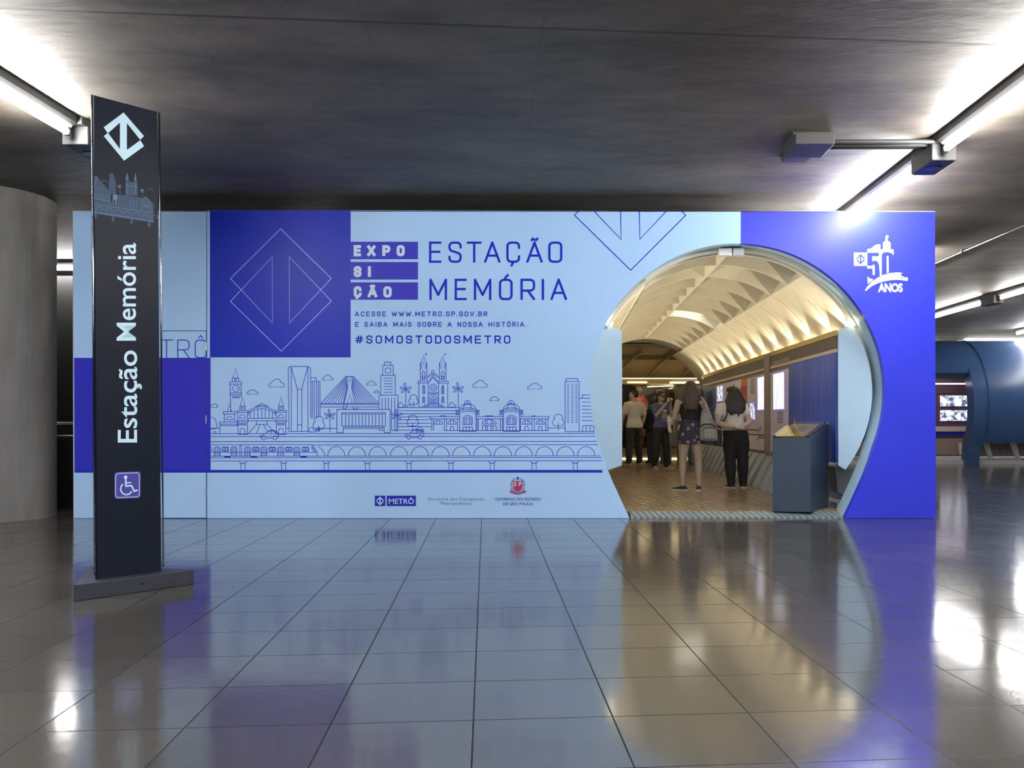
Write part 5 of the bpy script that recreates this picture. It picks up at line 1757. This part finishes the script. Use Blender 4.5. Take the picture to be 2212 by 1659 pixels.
def hair(p, m, length=0.0, wide=1.0, back=0.0, vol=1.0, fall=None, fx=0.0):
    """Cap of hair on the back and crown of the head, and a fall of the given length."""
    Mh, hh = p['Mh'], p['hh']
    mb = MB()
    q = lambda x, y, z: Mh @ Vector((x * hh, y * hh, z * hh))
    prof = [(-.28, .25, .24, -.20), (-.14, .36, .33, -.15), (.0, .40, .38, -.12), (.14, .415, .43, -.085), (.28, .40, .455, -.06), (.40, .335, .40, -.06), (.49, .22, .27, -.06), (.535, .08, .10, -.06)]
    mb.loft([[Mh @ v for v in ring((0, yo * hh, z * hh), rx * hh * vol, ry * hh * vol)] for z, rx, ry, yo in prof])
    if length:
        R = []
        n = 8
        if fall is not None:
            Mh = Matrix.Translation(p['hc'] + Vector((fx, 0, 0))) @ Matrix.Rotation(fall, 4, 'Z')
        for i in range(n + 1):
            f = i / n
            w_ = (.36 + .05 * math.sin(PI * min(1, f * 1.3)) - .10 * max(0, f - .75) * 2) * (1 + (wide - 1) * min(1, f * 2.2))
            R.append([Mh @ v for v in ring((0, (-.20 - .16 * math.sin(PI * f * .6) - back * f) * hh, (.30 - f * (length / hh + .2)) * hh), w_ * hh, (.30 - .10 * f) * hh)])
        mb.loft(R)
        rnd = random.Random(int(length * 1000))
        for i in range(13):                                  # loose ends of uneven length
            a = PI * (1.06 + 0.88 * i / 12)
            x, y = math.cos(a) * .40 * wide, -.24 + math.sin(a) * .22
            L_ = length / hh * (0.82 + 0.34 * rnd.random())
            k = 1 + rnd.uniform(-.08, .10)
            mb.tube([Mh @ Vector((x * .8 / wide * hh, (y + .05) * hh, .25 * hh)), Mh @ Vector((x * k * 1.05 * hh, (y - back * .5) * hh, (.1 - L_ * .5) * hh)), Mh @ Vector((x * k * .95 * hh, (y - back) * hh, (.1 - L_ * .85) * hh)), Mh @ Vector((x * k * .85 * hh, (y - back) * hh, (.1 - L_) * hh))], [.09 * hh, .12 * hh, .09 * hh, .035 * hh], 8)
    return solid('hair', mb, m, p['root'], 0.008, 2)


def eyes(p):
    Mh, hh = p['Mh'], p['hh']
    for s in (-1, 1):
        e = obj('eye', MB().ell((0, 0, 0), .036 * hh, .03 * hh, .026 * hh), M_sole, p['root'], smooth=True)
        e.matrix_local = Mh @ Matrix.Translation((s * .15 * hh, .385 * hh, .025 * hh))
        obj('iris', MB().ell((0, .022 * hh, 0), .016 * hh, .012 * hh, .018 * hh), M_hair, e, smooth=True)
        b = obj('eyebrow', MB().tube([(-.06 * hh, 0, 0), (0, .012 * hh, .018 * hh), (.06 * hh, 0, 0)], .014 * hh, 6), M_hair, p['root'], smooth=True)
        b.matrix_local = Mh @ Matrix.Translation((s * .15 * hh, .40 * hh, .115 * hh))
    l = obj('lips', MB().tube([(-.07 * hh, -.02 * hh, 0), (0, .008 * hh, 0), (.07 * hh, -.02 * hh, 0)], .022 * hh, 8), mat('lip_skin', (0.33, 0.17, 0.14), 0.5), p['root'], smooth=True)
    l.matrix_local = Mh @ Matrix.Translation((0, .405 * hh, -.23 * hh))


def stance(w=.058, kn=.0, fx=(.0, .0), y=(.0, .0)):
    return {s: [(s * .050, 0, .485), (s * (w + kn) + fx[0 if s < 0 else 1] * .5, .008 + y[0 if s < 0 else 1] * .5, .272), (s * w + fx[0 if s < 0 else 1], -.006 + y[0 if s < 0 else 1], .050)] for s in (-1, 1)}


ZF_ = ZT0 + 0.001
# woman in black tank top, seen from behind
H1 = 1.63
lg1 = stance(.062, .004, (-.012, .012))
p1 = person('person from behind in black tank top and dark patterned shorts, backpack on one shoulder', (1.87, 13.78, ZF_), math.radians(-4), H1, M_sk, 0.97,
            arms={-1: [(-.112, -.004, .805), (-.152, -.004, .655), (-.098, .118, .640)], 1: [(.112, -.004, .805), (.172, -.01, .668), (.128, .10, .715)]},
            legs=lg1, palms={-1: ((.5, .8, .15), (.3, -.1, 1)), 1: ((-.3, .5, .6), (-1, .2, .2))}, hand_curl=1.0, leg_g=0.95)
hair(p1, M_hair2, 0.33, 1.0, 0.30, 1.0)
mb = MB()
torso(mb, H1, 0.97, .60, .78, 0.007)
mb.loft([ring((0, -.004 * H1, .75 * H1), .099 * H1, .066 * H1), ring((0, -.010 * H1, .79 * H1), .090 * H1, .058 * H1), ring((0, -.016 * H1, .815 * H1), .062 * H1, .048 * H1), ring((0, -.016 * H1, .838 * H1), .034 * H1, .034 * H1)])
solid('tank_top', mb, M_bk, p1['root'], 0.008, 2)
for s in (-1, 1):
    obj('top_strap', MB().tube([(s * .055 * H1, -.058 * H1, .755 * H1), (s * .070 * H1, -.040 * H1, .805 * H1), (s * .066 * H1, 0, .838 * H1), (s * .06 * H1, .05 * H1, .79 * H1)], 0.006, 8), M_bk, p1['root'], smooth=True)
M_flor = print_mat('dark_floral_print', (0.028, 0.031, 0.058), (((0.22, 0.23, 0.25), 0.30, 11.0), ((0.05, 0.055, 0.08), 0.17, 10.0), ((0.30, 0.07, 0.08), 0.15, 14.0)), 1)
mb = MB()
mb.loft([ring((0, 0, .645 * H1), .085 * H1, .064 * H1), ring((0, 0, .60 * H1), .092 * H1, .070 * H1), ring((0, -.004, .55 * H1), .105 * H1, .080 * H1), ring((0, -.004, .50 * H1), .111 * H1, .084 * H1), ring((0, -.004, .455 * H1), .113 * H1, .086 * H1), ring((0, -.004, .428 * H1), .113 * H1, .086 * H1)])
solid('patterned_shorts', mb, M_flor, p1['root'], 0.009, 2)
for s, yw in ((-1, math.radians(55)), (1, math.radians(-12))):
    an = Vector(lg1[s][2]) * H1
    shoe(p1['root'], (an.x, an.y, 0), yw, H1, M_shoe, M_sole)
ph = thing('phone', 'small phone held low by the person in the black tank top', 'phone', Vector((1.87, 13.78, ZF_)), math.radians(-4), local=True)
obj('phone_body', MB().box((-.125, .29, 1.045), (-.055, .30, 1.175)), M_shoe, ph, bevel=0.004)
obj('screen', MB().box((-.121, .288, 1.05), (-.059, .2901, 1.17)), mat('phone_glow', (.5, .5, .6), .2, emit=(.7, .75, 1), estr=1.2), ph)
# backpack
bpk = thing('backpack', 'mottled grey backpack hanging at the right side of the person in the black tank top', 'backpack', (1.87, 13.78, ZF_), math.radians(-4), local=True)
M_bag = print_mat('mottled_grey_canvas', (0.30, 0.30, 0.29), (((0.10, 0.10, 0.10), 0.22, 24.0), ((0.52, 0.52, 0.50), 0.16, 30.0)), 1)
M_bagd = mat('dark_bag_cloth', (0.06, 0.06, 0.065), 0.8)
bc = Vector((.262, -.09, 0))
mb = MB().loft([ring((bc.x + .005, bc.y, .745), .115, .070), ring((bc.x, bc.y, .77), .135, .085), ring((bc.x - .005, bc.y, .88), .132, .085), ring((bc.x - .02, bc.y, 1.00), .110, .075), ring((bc.x - .04, bc.y, 1.10), .080, .060), ring((bc.x - .055, bc.y, 1.16), .045, .04)])
solid('bag_body', mb, M_bag, bpk, 0.010, 2)
mb = MB().loft([ring((bc.x + .01, bc.y - .06, .77), .085, .05), ring((bc.x + .01, bc.y - .065, .80), .10, .055), ring((bc.x + .008, bc.y - .065, .90), .095, .05), ring((bc.x, bc.y - .06, .93), .08, .04)])
solid('front_pocket', mb, M_bag, bpk, 0.009, 2)
obj('zip', MB().tube([(bc.x - .09, bc.y - .075, .93), (bc.x + .0, bc.y - .105, .945), (bc.x + .10, bc.y - .07, .92)], 0.006, 6), M_bagd, bpk, smooth=True)
obj('flap_band', MB().tube([(bc.x - .125, bc.y - .03, .96), (bc.x - .07, bc.y - .085, .99), (bc.x + .03, bc.y - .09, .99), (bc.x + .10, bc.y - .05, .95)], 0.011, 6), M_bagd, bpk, smooth=True)
obj('shoulder_strap', MB().tube([(bc.x - .10, bc.y - .02, 1.10), (.225, -.085, 1.22), (.190, -.055, 1.34), (.165, .01, 1.385), (.165, .085, 1.30), (.20, .06, 1.12)], 0.019, 8), M_bag, bpk, smooth=True)
obj('side_strap', MB().tube([(bc.x - .05, bc.y - .03, 1.14), (bc.x + .04, bc.y - .06, 1.05), (bc.x + .115, bc.y - .05, .93), (bc.x + .175, bc.y - .04, .905)], 0.009, 6), M_bag, bpk, smooth=True)
obj('top_handle', MB().tube([(bc.x - .085, bc.y, 1.13), (bc.x - .10, bc.y, 1.19), (bc.x - .05, bc.y, 1.19)], 0.010, 6), M_bag, bpk, smooth=True)

# woman in white T-shirt, hands clasped behind her back
H2 = 1.57
lg2 = stance(.058, .004, (.010, .014), (.0, .02))
p2 = person('person from behind in white shirt and black trousers, hands clasped at the back', (2.645, 14.3, ZF_), math.radians(0), H2, M_sk2, 1.12, 1.20,
            arms={-1: [(-.162, -.01, .800), (-.192, -.045, .640), (-.010, -.135, .592)], 1: [(.080, -.01, .800), (.120, -.055, .650), (.030, -.138, .600)]},
            legs=lg2, yaw=math.radians(66), sh=(-.065, 0), palms={-1: ((1, -.15, -.2), (0, .25, 1)), 1: ((-1, -.2, -.25), (0, .3, 1))}, leg_g=1.22, arm_g=1.25, hand_curl=0.8)
shirt(p2, M_wt, .57, .42, 0.014, 't_shirt', .835)
trousers(p2, M_bk, 0.012, .045, 1.05)
hair(p2, M_hair, 0.335, 1.62, 0.35, 1.08, math.radians(8), 0.032)
for s in (-1, 1):
    an = Vector(lg2[s][2]) * H2
    shoe(p2['root'], (an.x, an.y, 0), math.radians(-s * 14 + 12), H2, M_shoe, M_sole)
sb = thing('shoulder_bag', 'dark shoulder bag hanging in front of the person in the white shirt', 'bag', (2.645, 14.3, ZF_), 0, local=True)
mb = MB().loft([ring((-.27, .10, .66), .05, .09), ring((-.27, .10, .70), .065, .11), ring((-.265, .10, .90), .06, .10), ring((-.25, .10, 1.0), .035, .07)])
solid('bag_body', mb, M_bagd, sb, 0.010, 2)
obj('strap', MB().tube([(-.25, .10, .98), (-.235, .11, 1.15), (-.18, .06, 1.285), (-.165, -.03, 1.315), (-.155, -.10, 1.24), (-.165, -.12, 1.12), (-.22, -.05, .99)], 0.013, 8), M_bagd, sb, smooth=True)
obj('tassel', MB().tube([(-.205, .02, .90), (-.21, .015, .78)], 0.006, 6), M_wt, sb, smooth=True)

# woman in blue T-shirt taking a picture
H3 = 1.70
lg3 = stance(.060, .004, (-.02, .02), (.03, -.03))
p3 = person('person facing us in blue printed shirt and sunglasses, raising a small camera', (2.09, 20.2, ZF_), math.radians(214), H3, M_sk2, 1.0,
            arms={-1: [(-.108, 0, .800), (-.105, .085, .680), (-.036, .150, .845)], 1: [(.108, 0, .800), (.128, .062, .675), (.030, .152, .842)]},
            legs=lg3, yaw=math.radians(-4), palms={-1: ((.35, .45, .6), (.85, .2, -.2)), 1: ((-.35, .45, .6), (-.85, .2, -.2))}, hand_curl=1.2)
st = shirt(p3, M_bt, .50, .58, 0.016)
trousers(p3, M_dk, 0.010, .05, 1.0)
hair(p3, M_hair, 0.30, 1.12, -0.06, 1.05)
for s in (-1, 1):
    an = Vector(lg3[s][2]) * H3
    shoe(p3['root'], (an.x, an.y, 0), math.radians(-s * 18), H3, M_sneak, M_sole)
Mh, hh = p3['Mh'], p3['hh']
qq = lambda x, y, z: Mh @ Vector((x * hh, y * hh, z * hh))
mb = MB()
for s in (-1, 1):
    mb.prism([qq(s * a, .425 + (0.0 if a < .2 else -.05), b) for a, b in ((.03, .06), (.25, .08), (.27, -.03), (.17, -.09), (.05, -.06))], (Mh.to_3x3() @ Vector((0, .02, 0))))
mb.tube([qq(-.04, .45, .05), qq(.04, .45, .05)], .01, 6)
for s in (-1, 1): mb.tube([qq(s * .27, .38, .05), qq(s * .39, -.05, .03)], .008, 6)
obj('sunglasses', mb, M_shoe, p3['root'])
sh = Sheet(lambda x, y: Vector((-x, (0.062 + 0.006) * H3 + 0.022, y)))
for i in range(6):
    sh.rect(-.085 + .01 * (i % 2), 1.20 - i * .021, .085 - .012 * (i % 3), 1.211 - i * .021)
sh.rect(-.04, 1.235, .06, 1.29)
for x in (-.07, -.03, .01):
    sh.line(arc(x + .015, 1.055, .014, .014, 0, 360, 10)[:-1], .006, True)
sh.line([(.05, 1.04), (.075, 1.07)], .006); sh.line([(.05, 1.07), (.075, 1.04)], .006)
obj('shirt_print', sh.mb, M_wt, p3['root'])
cmr = thing('compact_camera', 'small silver camera held up by the person in the blue shirt', 'camera', (2.09, 20.2, ZF_), math.radians(214), local=True)
M_silv = mat('silver_plastic', (0.8, 0.8, 0.8), 0.35, 0.0)
obj('camera_body', MB().box((-.055, .285, 1.475), (.055, .312, 1.54)), M_silv, cmr, bevel=0.005)
obj('lens', MB().cyl((0, .312, 1.507), (0, .34, 1.507), 0.024, 18), M_shoe, cmr)
obj('flash', MB().box((.025, .311, 1.522), (.045, .315, 1.534)), M_sole, cmr)

# man in white T-shirt
H4 = 1.80
lg4 = stance(.064, .0, (-.01, .01), (.02, -.01))
p4 = person('person with short hair in loose white shirt beside the left splayed panel, looking away', (1.68, 22.4, ZF_), math.radians(28), H4, M_sk2, 1.08,
            arms={-1: [(-.118, 0, .805), (-.145, .03, .650), (-.120, .12, .545)], 1: [(.118, 0, .805), (.150, -.02, .648), (.140, .03, .512)]},
            legs=lg4, yaw=math.radians(52))
shirt(p4, M_wt, .49, .72, 0.020)
trousers(p4, M_dk, 0.014, .045, 1.1)
hair(p4, M_hair, 0, 1, 0, 1.0)
for s in (-1, 1):
    an = Vector(lg4[s][2]) * H4
    shoe(p4['root'], (an.x, an.y, 0), math.radians(-s * 14), H4, M_shoe, M_sole)

# person in striped shirt with a grey bag, mostly hidden
H5 = 1.64
M_stripe = band_mat('rugby_stripes', [(0.8, (.55, .54, .50)), (0.955, (.24, .07, .06)), (1.035, (.03, .03, .04)), (1.115, (.55, .54, .50)), (1.20, (.24, .07, .06)), (1.285, (.03, .03, .04)), (1.345, (.55, .54, .50))])
lg5 = stance(.060, .0, (-.03, .02), (-.03, .05))
p5_ = person('person in striped white, black and red shirt behind the one in the black tank top', (2.88, 22.0, ZF_), math.radians(-10), H5, M_sk, 1.15,
             arms={-1: [(-.125, 0, .80), (-.150, -.02, .64), (-.150, .04, .51)], 1: [(.125, 0, .80), (.150, .02, .64), (.10, .12, .60)]}, legs=lg5, pitch=math.radians(-20))
shirt(p5_, M_stripe, .49, .70, 0.018, 'striped_shirt')
trousers(p5_, M_gy, 0.012, .05, 1.05)
hair(p5_, M_hair, 0, 1, 0, 1.0)
for s in (-1, 1):
    an = Vector(lg5[s][2]) * H5
    shoe(p5_['root'], (an.x, an.y, 0), math.radians(-s * 14), H5, M_shoe, M_shoe)
hb = thing('carrier_bag', 'grey carrier bag held low beside the person in the striped shirt', 'bag', (2.88, 22.0, ZF_), math.radians(-10), local=True)
mb = MB().loft([ring((-.29, .06, .42), .15, .06), ring((-.29, .06, .45), .18, .08), ring((-.28, .06, .62), .17, .075), ring((-.265, .06, .77), .11, .03)])
solid('bag_body', mb, mat('grey_tote', (0.17, 0.17, 0.165), 0.8, vary=0.2, vscale=9), hb, 0.012, 2)
obj('handle', MB().tube([(-.33, .06, .76), (-.27, .065, .87), (-.21, .06, .76)], 0.008, 6), M_bagd, hb, smooth=True)

# shorter person in pale shirt behind the camera holder
H6 = 1.43
lg6 = stance(.06)
p6 = person('short person in pale shirt and dark trousers behind the one holding a camera', (2.50, 22.9, ZF_), math.radians(170), H6, M_sk2, 1.05,
            arms={s: [(s * .115, 0, .80), (s * .15, .02, .645), (s * .13, .07, .52)] for s in (-1, 1)}, legs=lg6)
shirt(p6, M_wt, .52, .70, 0.016); trousers(p6, M_gy, 0.012, .05); hair(p6, M_hair, 0)
for s in (-1, 1):
    an = Vector(lg6[s][2]) * H6
    shoe(p6['root'], (an.x, an.y, 0), math.radians(-s * 14), H6, M_shoe, M_shoe)
# person in dark clothes between the man and the camera holder
H7 = 1.58
lg7 = stance(.06)
p7 = person('person all in dark clothes, half hidden between white shirt and blue shirt', (2.22, 23.2, ZF_), math.radians(20), H7, M_sk, 1.1,
            arms={s: [(s * .115, 0, .80), (s * .15, .02, .645), (s * .13, .05, .52)] for s in (-1, 1)}, legs=lg7)
shirt(p7, M_bk, .46, 1.7, 0.022, 'jacket'); trousers(p7, M_dk, 0.012, .05); hair(p7, M_hair, 0)
for s in (-1, 1):
    an = Vector(lg7[s][2]) * H7
    shoe(p7['root'], (an.x, an.y, 0), math.radians(-s * 14), H7, M_shoe, M_shoe)


for q_ in (p2, p3, p4, p6, p7):
    eyes(q_)

# ------------------------------------------------------------------ figures in the glass case
def mannequin(label, loc, rz, H, mj, mt, cap):
    t = thing('mannequin', label, 'mannequin', loc, rz, local=True)
    mb = MB(); torso(mb, H, 1.12, .45, .84, 0.03)
    for s in (-1, 1):
        limb(mb, [Vector((s * .075, 0, .81)) * H, Vector((s * .105, 0, .80)) * H, Vector((s * .125, .01, .64)) * H, Vector((s * .115, .06, .50)) * H], [.05 * H, .05 * H, .042 * H, .034 * H])
    solid('jacket', mb, mj, t, 0.014, 3)
    mb = MB(); torso(mb, H, 1.05, .45, .53, 0.015)
    for s in (-1, 1):
        limb(mb, [Vector((s * .05, 0, .48)) * H, Vector((s * .062, 0, .27)) * H, Vector((s * .065, 0, .02)) * H], [.068 * H, .05 * H, .045 * H])
    solid('trousers', mb, mt, t, 0.014, 3)
    mb = MB(); mb.tube([(0, 0, .80 * H), (0, 0, .9 * H)], .033 * H, 12); head(mb, Vector((0, .01 * H, .934 * H)), .13 * H)
    solid('head', mb, M_sk2, t, 0.012, 2)
    if cap == 'cap':
        mb = MB().loft([ring((0, 0, .965 * H), .058 * H, .066 * H), ring((0, 0, .985 * H), .062 * H, .07 * H), ring((0, .0, 1.01 * H), .07 * H, .078 * H), ring((0, .0, 1.022 * H), .06 * H, .068 * H)])
        mb.prism([(-.05 * H, .05 * H, .968 * H), (.05 * H, .05 * H, .968 * H), (.035 * H, .105 * H, .955 * H), (-.035 * H, .105 * H, .955 * H)], (0, 0, .006 * H))
        obj('cap', mb, M_bk, t, smooth=False)
    else:
        mb = MB().loft([ring((0, 0, .945 * H), .066 * H, .076 * H), ring((0, 0, .985 * H), .062 * H, .072 * H), ring((0, 0, 1.015 * H), .045 * H, .052 * H), ring((0, 0, 1.028 * H), .015 * H, .018 * H)])
        mb.loft([ring((0, .008 * H, .942 * H), .082 * H, .094 * H), ring((0, .008 * H, .947 * H), .078 * H, .09 * H)])
        obj('helmet', mb, mat('yellow_helmet', (0.75, 0.52, 0.12), 0.4), t, smooth=False)
    return t


M_orj = mat('orange_workwear', (0.62, 0.085, 0.02), 0.6)
mannequin('mannequin in bright orange work suit and yellow helmet in the display case', (2.05, 25.90, 0.42), math.radians(190), 1.63, M_orj, M_orj, 'helmet')
mannequin('mannequin in dark uniform and peaked cap in the display case', (2.64, 25.90, 0.42), math.radians(165), 1.64, M_bk, M_dk, 'cap')
# dark display plinth past the legs of the tank top person
pl_ = thing('display_plinth', 'black waist-high display plinth near the far right of the tunnel', 'plinth', (3.35, 23.6, ZT0))
obj('plinth_body', MB().box((3.12, 23.4, ZT0), (3.62, 23.8, 0.72)), M_blk, pl_, bevel=0.01)
obj('plinth_foot', MB().box((3.16, 23.36, ZT0), (3.58, 23.40, 0.12)), M_brass, pl_)
